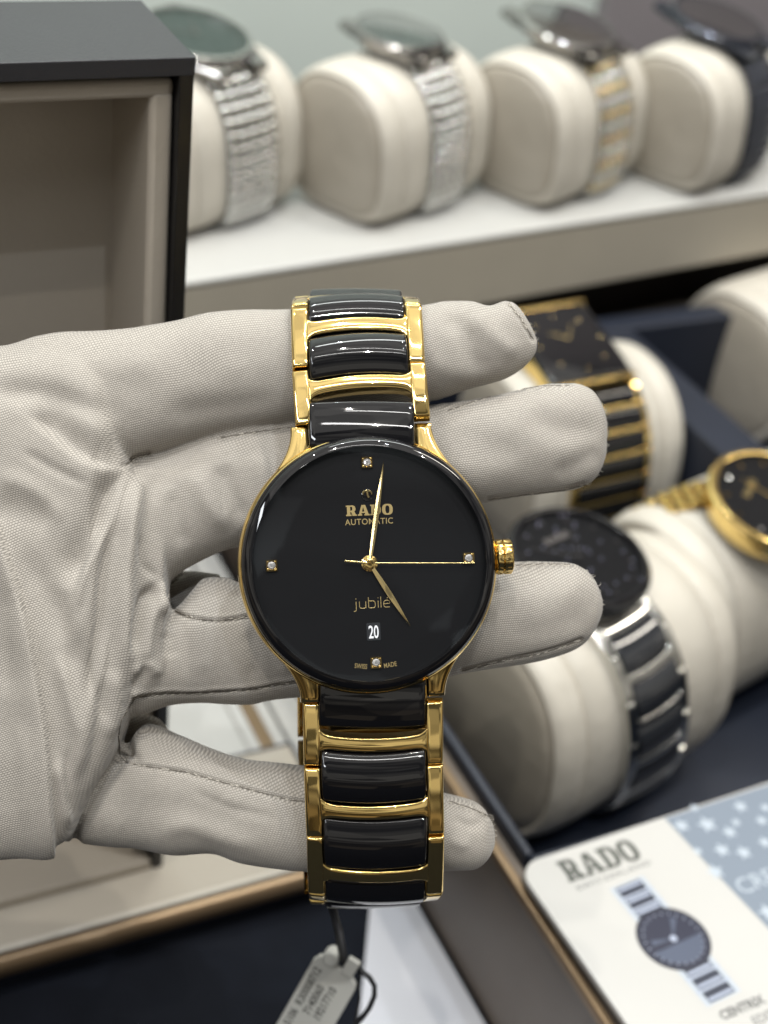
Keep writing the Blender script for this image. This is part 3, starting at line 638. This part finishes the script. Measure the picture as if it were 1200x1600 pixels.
part('base', MB().box((-LW / 2 + 25, 10, 5.4), (LW + 50, 46, 10.8)), NAVY, bx)
part('base_lining', MB().box((-LW / 2 + 24.5, 9.4, 10.95), (LW + 48, 44, .5)), mat('base_suede', (.40, .36, .30), .6, bump=.1, bscale=1.2, var=.04), bx)
rimp = []
m_ = MB(); P = []
for xx in (-LW, 51.0):
    P.append([(xx, -14.2 + 2.6 * math.cos(a) * 1.0, 7.9 + 3.3 * math.sin(a)) for a in [2 * math.pi * k / 20 for k in range(20)]])
m_.grid(P, close_v=True, flip=True); part('front_rim', m_, BRONZE, bx, smooth=170)
part('rim_edge', MB().box((-LW / 2 + 25, -11.9, 9.4), (LW + 50, 1.6, 4.0)), CREAM, bx, bevel=.5)

# white riser at the back
rs = world_root('display_riser', 'long white topped display riser with a taupe front carrying four watch cushions', 'display riser', 143.3, 401, -312, 6.4)
part('front_panel', MB().box((150, 70, 82), (560, 139, 27)), TAUPE2, rs, bevel=1)
part('top_panel', MB().box((150, 70.3, 96.9), (561, 140.5, 2.4)), WHITE, rs, bevel=1)
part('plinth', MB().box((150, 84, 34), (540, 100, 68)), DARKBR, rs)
part('back_ledge', MB().box((150, 8, 20), (560, 22, 40)), mat('ledge_brown', (.10, .085, .07), .5), rs)

# navy tray
tr = world_root('watch_tray', 'navy leather lined display tray with taupe sides holding several watch cushions', 'tray', 151, 80, -312)
XW, YW = 300, 338
sd = MB().box((XW / 2, YW / 2, 1.5), (XW, YW, 3)).box((1.5, YW / 2, 27), (3, YW, 49)).box((XW / 2, 1.5, 27), (XW - 6.2, 3, 49)).box((XW / 2, 50, 27), (XW - 6.2, 96, 48.5))
part('side_panel', sd, BROWN, tr, bevel=.3)
nv_ = MB().box((XW / 2, YW / 2 + 50, 4), (XW - 7, YW - 101, 2)).box((4.4, 218, 30), (2.6, 232, 51)).box((XW / 2 + 3, YW - 6, 30), (XW - 6, 11, 51.5)).box((170, 218, 29.5), (19, 226, 50.5)).box((XW / 2, 100.2, 30), (XW - 8, 4, 50))
part('inner_wall', nv_, NAVY, tr, bevel=1.5)
part('edge_trim', MB().box((-.6, YW / 2, 50.6), (2.4, YW, 3.2)), BRONZE, tr, bevel=.6)

# printed card
cd = root('printed_card', 'white printed card with a watch picture and pale blue starry corner on the tray corner', 'card', Matrix.Translation(W(0, 0, -256)))
def cq(px, py): q = Q(px, py, -256 + .0); return (q[0], q[1])
a0, a1, a2 = cq(806, 1352), cq(1200, 1222), cq(1000, 1600)
ex_ = np.array(a1) - a0; ex_ /= np.linalg.norm(ex_); ey_ = np.array([ex_[1], -ex_[0]])
def ca(u, v): return (a0[0] + ex_[0] * u + ey_[0] * v, a0[1] + ex_[1] * u + ey_[1] * v)
rr = 6
outl = [ca(rr - rr * math.cos(t), rr - rr * math.sin(t)) for t in [math.pi / 2 * i / 8 for i in range(9)]] + [ca(130, 0), ca(130, 96), ca(0, 96)]
part('card_body', MB().prism(outl[::-1], -1.9, 0), CARD, cd, smooth=0, bevel=.3)
BLUE = mat('print_pale_blue', (.19, .225, .275), .3); STAR = mat('print_star', (.42, .47, .53), .3); INK = mat('print_grey_ink', (.06, .065, .055), .4); INK2 = mat('print_light_ink', (.11, .11, .11), .4)
pb = [cq(1036, 1284), cq(1200, 1230)]; tl = cq(1196, 1448)
pts = [cq(1038, 1278), cq(1046, 1276), cq(1200, 1226), ca(128, 1), ca(128, 70), cq(1310, 1560), cq(1196, 1446), cq(1110, 1356)]
m_ = MB(); m_.add([(x, y, .012) for x, y in pts] , [tuple(range(len(pts)))[::-1]]); part('printed_corner', m_, BLUE, cd, smooth=0)
m_ = MB()
for (px, py, r) in ((1065, 1290, 14), (1105, 1288, 17), (1157, 1260, 13), (1140, 1300, 13), (1190, 1282, 11), (1128, 1328, 14), (1162, 1332, 14), (1195, 1316, 12), (1118, 1362, 15), (1200, 1425, 16), (1090, 1330, 9), (1150, 1285, 9), (1196, 1262, 10), (1085, 1262, 9)):
    x, y = cq(px, py); r = r / 6.2
    v = [(x + r * (1 if k % 2 == 0 else .45) * math.cos(math.pi / 2 + k * math.pi / 5), y + r * (1 if k % 2 == 0 else .45) * math.sin(math.pi / 2 + k * math.pi / 5), .024) for k in range(10)]
    m_.add(v + [(x, y, .024)], [(10, k, (k + 1) % 10) for k in range(10)])
part('printed_stars', m_, STAR, cd, smooth=0)
rot = math.atan2(ex_[1], ex_[0])
x0, y0 = cq(1160, 1398); text('CRE', 6.2, STAR, cd, x0, y0, .04, rot, name='printed_lettering', depth=.01, align='LEFT')
p0, p1 = cq(890, 1379), cq(1006, 1340); slab('RADO', 6.3, math.dist(p0, p1), INK, cd, p0[0], p0[1], .03, math.atan2(p1[1] - p0[1], p1[0] - p0[0]), 'printed_logo', .01)
p0 = cq(904, 1392); p1 = cq(1018, 1350)
text('SWITZERLAND', 1.9, INK2, cd, (p0[0] + p1[0]) / 2, (p0[1] + p1[1]) / 2, .03, math.atan2(p1[1] - p0[1], p1[0] - p0[0]), xs=1.5, name='printed_lettering', depth=.01, spacing=1.15)
p0 = cq(1130, 1594); text('CENTRIX', 3.0, INK2, cd, p0[0], p0[1], .03, rot, name='printed_lettering', depth=.01, align='LEFT', xs=.95, bold=.035)
p0 = cq(1178, 1599); text('EDITION', 3.0, INK2, cd, p0[0] - 0, p0[1] - .6, .03, rot, name='printed_lettering', depth=.01, align='LEFT', xs=.95)
# the printed watch: flat ink shapes, axis along the card
pc = cq(1058, 1447); PW = MB(); PS = MB(); PD = MB(); PL = MB()
ax_ = np.array(cq(1130, 1556)) - np.array(cq(990, 1390)); ax_ /= np.linalg.norm(ax_); bx_ = np.array([-ax_[1], ax_[0]])
def pw(u, v, z): return (pc[0] + bx_[0] * u + ax_[0] * v, pc[1] + bx_[1] * u + ax_[1] * v, z)
half = math.dist(cq(990, 1390), cq(1130, 1556)) / 2 + 1.6
c2 = np.array(cq(1060, 1473)); pc = tuple((np.array(cq(990, 1385)) + np.array(cq(1130, 1556))) / 2)
pc = tuple(.7 * np.array(cq(1050, 1466)) + .3 * np.array(pc))
Rr = 8.0
def quad(m, u0, u1, v0, v1, z): m.add([pw(u0, v0, z), pw(u1, v0, z), pw(u1, v1, z), pw(u0, v1, z)], [(0, 1, 2, 3)])
quad(PS, -4.9, 4.9, -half, half, .012)
for s_ in (-1, 1):
    for k in range(4):
        v0 = s_ * (half - .5 - k * 3.6); v1 = s_ * (half - 3.4 - k * 3.6); quad(PW, -3.6, 3.6, min(v0, v1), max(v0, v1), .02)
n = 40; ring = [pw(Rr * math.cos(2 * math.pi * k / n), Rr * math.sin(2 * math.pi * k / n), .03) for k in range(n)]; PD.add(ring, [tuple(range(n))])
sub = [pw(Rr * .85 * math.cos(a), Rr * .85 * math.sin(a), .04) for a in [math.radians(12 + i * 156 / 16) for i in range(17)]]; PL.add(sub, [tuple(range(17))])
for tip in ((3.6, -4.6), (-5.4, -1.0)):
    d = np.array(tip) / math.hypot(*tip); nn_ = np.array([-d[1], d[0]]) * .75
    PL.add([pw(0, 0, .045), pw(tip[0] + nn_[0], tip[1] + nn_[1], .045), pw(tip[0] - nn_[0], tip[1] - nn_[1], .045)], [(0, 1, 2)])
pr_ = part('printed_watch', PD, mat('print_dark_dial', (.022, .024, .045), .3), cd, smooth=0)
PR = MB(); PR.add([pw(Rr * 1.08 * math.cos(2 * math.pi * k / n), Rr * 1.08 * math.sin(2 * math.pi * k / n), .026) for k in range(n)], [tuple(range(n))])
PH = MB()
for s_ in (-1, 1):
    for k in range(4):
        v0 = s_ * (half - .9 - k * 3.6); v1 = s_ * (half - 1.7 - k * 3.6); quad(PH, -3.3, 3.3, min(v0, v1), max(v0, v1), .024)
        v0 = s_ * (half - 3.5 - k * 3.6); v1 = s_ * (half - 4.0 - k * 3.6); quad(PH, -4.9, 4.9, min(v0, v1), max(v0, v1), .022)
PH.add([pw(.9 * math.cos(k * .524), .9 * math.sin(k * .524), .05) for k in range(12)], [tuple(range(12))])
for a_ in range(24): c_, s_2 = math.cos(a_ * .2618), math.sin(a_ * .2618); PH.add([pw(6.6 * c_ - .12 * s_2, 6.6 * s_2 + .12 * c_, .05), pw(7.2 * c_ - .12 * s_2, 7.2 * s_2 + .12 * c_, .05), pw(7.2 * c_ + .12 * s_2, 7.2 * s_2 - .12 * c_, .05), pw(6.6 * c_ + .12 * s_2, 6.6 * s_2 - .12 * c_, .05)], [(0, 1, 2, 3)])
part('printed_bezel', PR, mat('print_bezel', (.02, .022, .035), .3), pr_, smooth=0); part('printed_highlights', PH, mat('print_highlight', (.36, .40, .50), .3), pr_, smooth=0)
part('printed_band', PS, mat('print_silver', (.40, .44, .50), .3), pr_, smooth=0); part('printed_tiles', PW, mat('print_slate', (.03, .035, .055), .3), pr_, smooth=0); part('printed_hands', PL, mat('print_hand', (.075, .09, .135), .3), pr_, smooth=0)

# ------------------------------------------------------------------ cushions and the other watches
LOWER = 2.35                  # squareness of a cushion's underside
def sect(t, a, b, lean, off=0, n=2.35):
    if math.sin(t) < 0: n = LOWER
    cx = math.copysign(abs(math.cos(t)) ** (2 / n), math.cos(t)); sz = math.copysign(abs(math.sin(t)) ** (2 / n), math.sin(t))
    y, z = (a + off) * cx, (b + off) * sz; return y + lean * (z + b), z + b
def cushion(x, y, z, Lh, a, b, yaw, lean, label, group='cream watch cushions'):
    r_ = world_root('watch_cushion', label, 'watch cushion', x, y, z, yaw, group); n = 56
    def loft(stn):
        P = []
        for xx, s_ in stn:
            row = []
            for k in range(n):
                t = 2 * math.pi * k / n; yy, zz = sect(t, a * s_, b * s_, 0); yy, zz = yy, zz - b * s_
                row.append((xx, yy + lean * (zz + b), zz + b))
            P.append(row)
        return MB().grid(P, close_v=True)
    h = Lh / 2
    body = [(-h + 1.6, .84), (-h + .3, .87), (-h - .2, .90), (-h + .8, .945), (-h + 3, .965), (-h + 6.5, .985), (-h + 9, .992), (-h + 9.9, .955), (-h + 10.8, .995), (-h + 18, 1.0), (0, 1.0)]
    body += [(-q, s_) for q, s_ in reversed(body[:-1])]
    part('body', loft(body), CREAM, r_, smooth=60)
    for sg in (-1, 1):
        cap = [(h - .9, .875), (h + .5, .84), (h + 1.4, .76), (h + 2.2, .5), (h + 2.7, .25), (h + 2.8, .001)]
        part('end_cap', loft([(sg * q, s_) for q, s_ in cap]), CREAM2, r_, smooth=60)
    return r_
def onto(yaw, x, y, z): return Matrix.Translation(W(x, y, z)) @ Matrix.Rotation(math.radians(yaw), 4, 'Z')
def round_head(parent, M, R, metal, dialm, bez, thick=8, horns=True, hands=True):
    """a round watch head, dial facing local +z"""
    def P_(name, mb, m, **k):
        o = part(name, mb, m, parent, **k); o.matrix_local = M; return o
    cs = P_('case', MB().lathe([(0, -thick), (R * .8, -thick), (R * .96, -thick * .7), (R, -thick * .4), (R, -1.2), (R * .96, -.5)], 64), metal)
    for sx in (-1, 1) if horns else ():
        for sy in (-1, 1):
            pt = [(sx * R * .30, sy * R * .8), (sx * R * .30, sy * R * 1.16), (sx * R * .60, sy * R * 1.16), (sx * R * .80, sy * R * .62)]
            o = part('lug', MB().prism(pt if sx * sy < 0 else pt[::-1], -thick * .75, -2.2, .6), metal, cs, smooth=20)
    P_('bezel', MB().lathe([(R * .965, -.6), (R * .95, -.1), (R * .90, .12), (R * .885, 0), (R * .87, -1.6)], 64), bez)
    dl = P_('dial', MB().lathe([(0, -1.5), (R * .87, -1.5)], 64), dialm)
    P_('crystal', MB().lathe([(0, .15), (R * .5, .12), (R * .88, -.02)], 48), GLASS2)
    h_ = MB()
    if not hands: h_.tube([(0, 0, -1.0), (R * .1, R * .55, -1.0)], [.25, .1], 5, .4)
    else: h_.tube([(0, 0, -1.0), (R * .28, R * .46, -1.0)], [.45, .2], 5, .4); h_.tube([(0, 0, -.9), (-R * .5, R * .42, -.9)], [.4, .15], 5, .4); h_.lathe([(.9, -1.2), (.8, -.8), (0, -.75)], 12)
    P_('hand', h_, metal)
    mk = MB()
    for k in range(12):
        a_ = k * math.pi / 6; mk.box((R * .74 * math.cos(a_), R * .74 * math.sin(a_), -1.35), (R * .09, R * .04, .25), a_)
    P_('hour_markers', mk, metal)
    return cs, dl
def curve_pts(a, b, lean, off, t0, t1, n=200):
    P = [sect(t0 + (t1 - t0) * i / n, a, b, lean, off) for i in range(n + 1)]
    s_ = [0]
    for p, q in zip(P[:-1], P[1:]): s_.append(s_[-1] + math.dist(p, q))
    return np.array(P), np.array(s_)
def strap_frames(a, b, lean, off, t0, t1, pitch, xc):
    P, s_ = curve_pts(a, b, lean, off, t0, t1); n = max(1, int(round(s_[-1] / pitch))); J = []
    for i in range(n + 1):
        q = s_[-1] * i / n; J.append(Vector((xc, float(np.interp(q, s_, P[:, 0])), float(np.interp(q, s_, P[:, 1])))))
    ctr = Vector((xc, lean * b, b)); out = []
    for p in J: out.append((p, (p - ctr).normalized()))
    return out
def hlink_strap(parent, J, metal, cer, w_, rail=2.8):
    chain(J, metal, cer, parent, Matrix.Identity(4), w_, w_ * .93, True, rail=rail, gap=.5)
def bead(mb, F_, uc, hw, vc, hl, h):
    P = []
    for i in range(7):
        ph = math.pi / 2 * i / 6; row = []
        for k in range(12):
            t = 2 * math.pi * k / 12; c_, s_ = math.cos(t), math.sin(t); q = math.cos(ph) if i < 6 else .001
            row.append(tuple(F_ @ Vector((uc + hw * q * math.copysign(abs(c_) ** .7, c_), vc + hl * q * math.copysign(abs(s_) ** .7, s_), h * math.sin(ph) - .2))))
        P.append(row)
    mb.grid(P, close_v=True)
def bead_strap(parent, J, mats, w0, w1, cols=5, name='bracelet_row'):
    for i in range(len(J) - 1):
        F_ = frame(J[i][0], J[i + 1][0], (J[i][1] + J[i + 1][1]).normalized()); Ln = (J[i + 1][0] - J[i][0]).length; t = i / max(1, len(J) - 2)
        W_ = w0 + (w1 - w0) * t; m_ = MB(); cw = W_ * .2; hlf = Ln / 2
        m_.pad(F_ @ Matrix.Translation((0, 0, -1.8)), 0, W_ / 2 - .6, 0, hlf, 1.2, 0, 20, .1, 2, 0, .2, 5, 4)
        for sx in (-1, 1): bead(m_, F_, sx * (W_ / 2 - cw / 2), cw / 2 + .1, 0, hlf * .97, 1.2)
        iw = (W_ - 2 * cw) / 3
        for k in (-1, 0, 1):
            bead(m_, F_, k * iw, iw / 2 - .15, 0, hlf * .92, 1.7)
        part(name, m_, mats[i % len(mats)], parent, smooth=80)
GOLDD = mat('deep_gold', (.50, .35, .12), .12, 1)
SLEEVE = mat('bead_gold', (.56, .47, .30), .10, 1)
# --- tray cushion A with the steel and black ceramic watch
def tray_watch_A():
    x, y, z, yaw, a, b, lean = 213, 243, -306, 14, 29, 34, .10
    cushion(x, y, z, 74, a, b, yaw, lean, 'cream cushion under the steel and black round watch, nearest on the right')
    t = root('wristwatch', 'steel and black ceramic watch with round black dial on the nearest tray cushion', 'watch', onto(yaw, x, y, z))
    J = strap_frames(a, b, lean, 2.2, math.radians(103), math.radians(284), 13.2, 3)
    J = [(p + Vector((-8 + 10 * i / (len(J) - 1), 0, 0)), q) for i, (p, q) in enumerate(J)]
    hlink_strap(t, J[0:], mat('satin_steel', (.80, .80, .77), .14, 1), CERD, 25, 3.2)
    M = Matrix.Translation((-6 * S, (lean * 2 * b + 3) * S, (2 * b + 9.5) * S)) @ Matrix.Rotation(math.radians(7), 4, 'X')
    cs, dl = round_head(t, M, 20.6, mat('black_case', (.01, .01, .011), .1, ior=1.9), DIAL, CER, horns=False)
    sp = MB()
    for k in range(42):
        r, q = 18 * math.sqrt(rnd.random()), rnd.uniform(0, 6.28); sp.lathe([(.34, -1.45), (.3, -1.2), (0, -1.1)], 6, (r * math.cos(q), r * math.sin(q), 0))
    part('crystal_dots', sp, mat('dial_speck', (.30, .30, .42), .15, .5), dl, smooth=0)
    slab('RADO', 2.2, 9, STEEL, dl, -4.5, 8, -1.4, depth=.05)
tray_watch_A()
def tray_watch_B():
    x, y, z, yaw, a, b, lean = 290, 272, -306, 14, 28, 33, .10
    cushion(x, y, z, 84, a, b, yaw, lean, 'cream cushion at the right edge carrying the gold rimmed round watch')
    t = root('wristwatch', 'gold rimmed watch with a black dial on the cream cushion at the right edge', 'watch', onto(yaw, x, y, z))
    M = onto(yaw, x, y, z).inverted() @ Matrix.Translation(W(282, 262, -231)) @ Matrix.Rotation(math.radians(12), 4, 'X') @ Matrix.Rotation(math.radians(40), 4, 'Z')
    cs, dl = round_head(t, M, 21, GOLD, DIAL, GOLD, 11, horns=False, hands=False)
    sp = MB()
    for k in range(4): sp.lathe([(.6, -1.45), (.5, -1.1), (0, -1.0)], 6, (15 * math.cos(k * 1.57), 15 * math.sin(k * 1.57), 0))
    part('crystal_dots', sp, GEM, dl, smooth=0)
    slab('RADO', 2.2, 9, GOLDB, dl, -4.5, 7, -1.4, depth=.05)
    J = []
    for i in range(8):
        q = i / 7; J.append((Vector((-17 - 22 * q, 8 + 12 * q, 2 * b + 5 - 3 * q - 9 * q * q)), Vector((-.3 * q, 0, 1)).normalized()))
    for i in range(7):
        a_, b_ = J[i][0], J[i + 1][0]; v = (b_ - a_).normalized(); u = v.cross(Vector((0, 0, 1))).normalized(); w_ = u.cross(v)
        F_ = Matrix([[u.x, v.x, w_.x, (a_.x + b_.x) / 2], [u.y, v.y, w_.y, (a_.y + b_.y) / 2], [u.z, v.z, w_.z, (a_.z + b_.z) / 2], [0, 0, 0, 1]])
        m_ = MB()
        for k in range(-1, 2): m_.pad(F_, k * 3.6, 1.45, 0, (b_ - a_).length / 2 - .1, 2, 0, 20, .5, 2, 0, .5, 5, 6)
        part('bracelet_row', m_, GOLDD, t, smooth=45)
tray_watch_B()
def tray_watch_C():
    x, y, z, yaw, a, b, lean = 276, 356, -306, 4, 29, 33, .12
    cushion(x, y, z, 64, a, b, yaw, lean, 'cream cushion behind the index fingertip under the rectangular gold and black watch')
    t = root('wristwatch', 'rectangular gold and black watch on the cushion behind the top two fingertips', 'watch', onto(yaw, x, y, z))
    J = strap_frames(a, b, lean, 2.2, math.radians(116), math.radians(272), 8.5, -3)
    for i in range(len(J) - 1):
        F_ = frame(J[i][0], J[i + 1][0], (J[i][1] + J[i + 1][1]).normalized()); Ln = (J[i + 1][0] - J[i][0]).length; m_ = MB()
        for sx in (-1, 1): m_.pad(F_, sx * 15.5, 1.3, 0, Ln / 2 - .3, 2, 0, 20, .3, 2, 0, .4, 5, 6)
        m_.pad(F_, 0, 14, -Ln / 2 + .9, .8, 2, 0, 20, .2, 2, 0, .3, 8, 5)
        lk = part('bracelet_link', m_, GOLD, t, smooth=45)
        part('ceramic_tile', MB().pad(F_, 0, 14, .8, Ln / 2 - 1.1, 2, .3, 20, .8, 2.2, 0, .4, 10, 8), CER, lk, smooth=45)
    M = Matrix.Translation((-6 * S, (lean * 2 * b + 1) * S, (2 * b + 8) * S)) @ Matrix.Rotation(math.radians(16), 4, 'X')
    def P_(name, mb, m, **k): o = part(name, mb, m, t, **k); o.matrix_local = M; return o
    P_('case', MB().prism([(-17.5, -20), (17.5, -20), (17.5, 18), (-17.5, 18)], -7, -1.0, .8), GOLD, smooth=20)
    P_('bezel', MB().box((0, -19.4, -.4), (35, 1.8, 2)), GOLD, bevel=.4); P_('bezel', MB().box((0, 17.4, -.4), (35, 1.8, 2)), GOLD, bevel=.4)
    P_('crystal', MB().pad(Matrix.Identity(4), -0, 17.2, -1, 17.3, 1.5, .8, 18, .5, 2, 0, .8, 12, 12), CER, smooth=50)
    h_ = MB().tube([(0, 0, 1.6), (5, 7, 1.5)], [.3, .15], 5, .4).tube([(0, 0, 1.6), (-6, 4, 1.5)], [.3, .15], 5, .4)
    for k in range(8): h_.lathe([(.5, 0), (.5, .9), (0, 1.4)], 6, (13 * math.cos(k * .785), 13 * math.sin(k * .785) - 1, 0))
    P_('hour_markers', h_, GOLDB)
tray_watch_C()
cushion(412, 408, -312, 60, 32, 33, 14, .05, 'large empty cream cushion at the right edge below the white riser')

# --- four cushions on the riser
LOWER = 3.6
back = [(164, 457, 'far left', 26), (239, 454, '', 26), (312, 457, '', 26), (384, 459, '', 26)]
CL = ['cream cushion on the riser, partly hidden by the upright black lid', 'cream cushion on the riser directly above the held watch', 'cream cushion on the riser under the two tone watch', 'cream cushion on the riser at the right edge under the dark watch']
WL = ['steel bracelet watch on the riser, beside the upright black lid', 'slim steel bracelet watch with grey dial, second on the riser', 'two tone steel and gold bracelet watch, third on the riser', 'dark bracelet watch at the upper right corner of the riser']
STEELD = mat('case_steel_dark', (.35, .34, .33), .08, 1); DK = mat('dark_steel', (.035, .04, .055), .15, .6, ior=1.9)
GREYD = mat('grey_green_dial', (.035, .05, .045), .3); CREAMD = mat('dark_brown_dial', (.05, .042, .035), .5)
for q in (GREYD, CREAMD): q.node_tree.nodes['Principled BSDF'].inputs['Specular IOR Level'].default_value = .12
for i, (x, y, _, yaw) in enumerate(back):
    a, b, lean = 24.5, 26.5, .10
    cushion(x, y, -214, 64, a, b, yaw, lean, CL[i])
    t = root('wristwatch', WL[i], 'watch', onto(yaw, x, y, -214), 'watches on the white riser')
    w0, w1 = ((25, 23), (22, 20), (23, 20), (24, 22))[i]
    J = strap_frames(a, b, lean, 1.8, math.radians(113), math.radians(270), 4.7, 3)
    bead_strap(t, J, ([STEELB], [STEELB], [STEELB, SLEEVE], [DK])[i], w0, w1)
    M = Matrix.Translation((3 * S, (lean * 2 * b + 1) * S, (2 * b + 7.5) * S)) @ Matrix.Rotation(math.radians((10, 5, 8, 10)[i]), 4, 'X')
    round_head(t, M, (20, 17, 20, 20)[i], (STEELD, STEELD, STEELD, DK)[i], (GREYD, GREYD, CREAMD, DIAL)[i], (STEEL, STEELD, STEEL, DK)[i], 6.5)

# ------------------------------------------------------------------ price tag on its black string
def cp(px, py, d): v = Vector(((px - 600) / 2239 * d, -(py - 800) / 2239 * d, -d)); return (R4.to_3x3() @ v) + Vector((0, 0, CAMZ))
TD = 285.; p0 = cp(455, 1640, TD + 4); p1 = cp(532, 1506, TD)
yv = (p1 - p0).normalized(); vw = (R4.to_3x3() @ Vector((0, .25, 1))).normalized(); xv = yv.cross(vw).normalized(); zv = xv.cross(yv)
TM = Matrix([[xv.x, yv.x, zv.x, p0.x * S], [xv.y, yv.y, zv.y, p0.y * S], [xv.z, yv.z, zv.z, p0.z * S], [0, 0, 0, 1]]); Lt = (p1 - p0).length
tg = root('price_tag', 'small white plastic price tag with printed numbers hanging below the held watch', 'tag', TM)
TAGM = mat('tag_plastic', (.46, .46, .43), .4, var=.03)
pts = [(-5.1, -22), (5.1, -22), (5.1, Lt - 3.6), (4.7, Lt - 2.2), (3.4, Lt - 1.4), (-3.2, Lt - .4), (-4.4, Lt - .9), (-5.1, Lt - 2.4)]
part('plate', MB().prism(pts, -1.2, 0, .3), TAGM, tg, smooth=20)
part('hinge', MB().lathe([(0, 1.2), (1.5, 1.2), (1.7, .9), (1.7, -2.4), (0, -2.4)], 20, (-2.2, Lt + .1, 0)).box((2.1, Lt + .3, -.5), (2.6, 3.8, 1.6)), TAGM, tg, bevel=.3)
INK3 = mat('tag_ink', (.07, .07, .065), .6)
for k, (s_, yy) in enumerate((('5106  R30008712', 2.0), ('7140060', 2.0), ('19217710', 2.2))):
    text(s_, 2.3, INK3, tg, -2.6 + k * 2.3, Lt - (3.2, 6.2, 5.2)[k], .02, math.radians(90), xs=.86, bold=.02, depth=.01, align='RIGHT', name='printed_lettering')
def hv(px, py, z): return Vector(hf(px, py, z))
s1 = MB().tube([cp(514, 1385, 256), cp(520, 1420, 258), cp(529, 1455, 265), cp(537, 1500, TD + 2), cp(541, 1512, TD + 3)], .85, 8)
s2 = MB().tube([cp(563, 1512, TD + 2), cp(568, 1520, TD), cp(577, 1527, TD), cp(585, 1540, TD), cp(585, 1556, TD), cp(577, 1575, TD + 1), cp(566, 1590, TD + 2), cp(552, 1606, TD + 3), cp(530, 1660, TD + 5)], .55, 8)
s3 = MB().tube([cp(563, 1512, TD + 2), cp(560, 1535, TD + 2), cp(562, 1560, TD + 3), cp(556, 1590, TD + 3), cp(545, 1640, TD + 4)], .3, 6)
CORD = mat('black_cord', (.012, .012, .014), .5)
for nm, m_ in (('string', s1), ('string', s2), ('string', s3)):
    o = part(nm, m_, CORD, tg, smooth=170); o.matrix_parent_inverse = tg.matrix_world.inverted(); o.matrix_basis = Matrix.Identity(4)
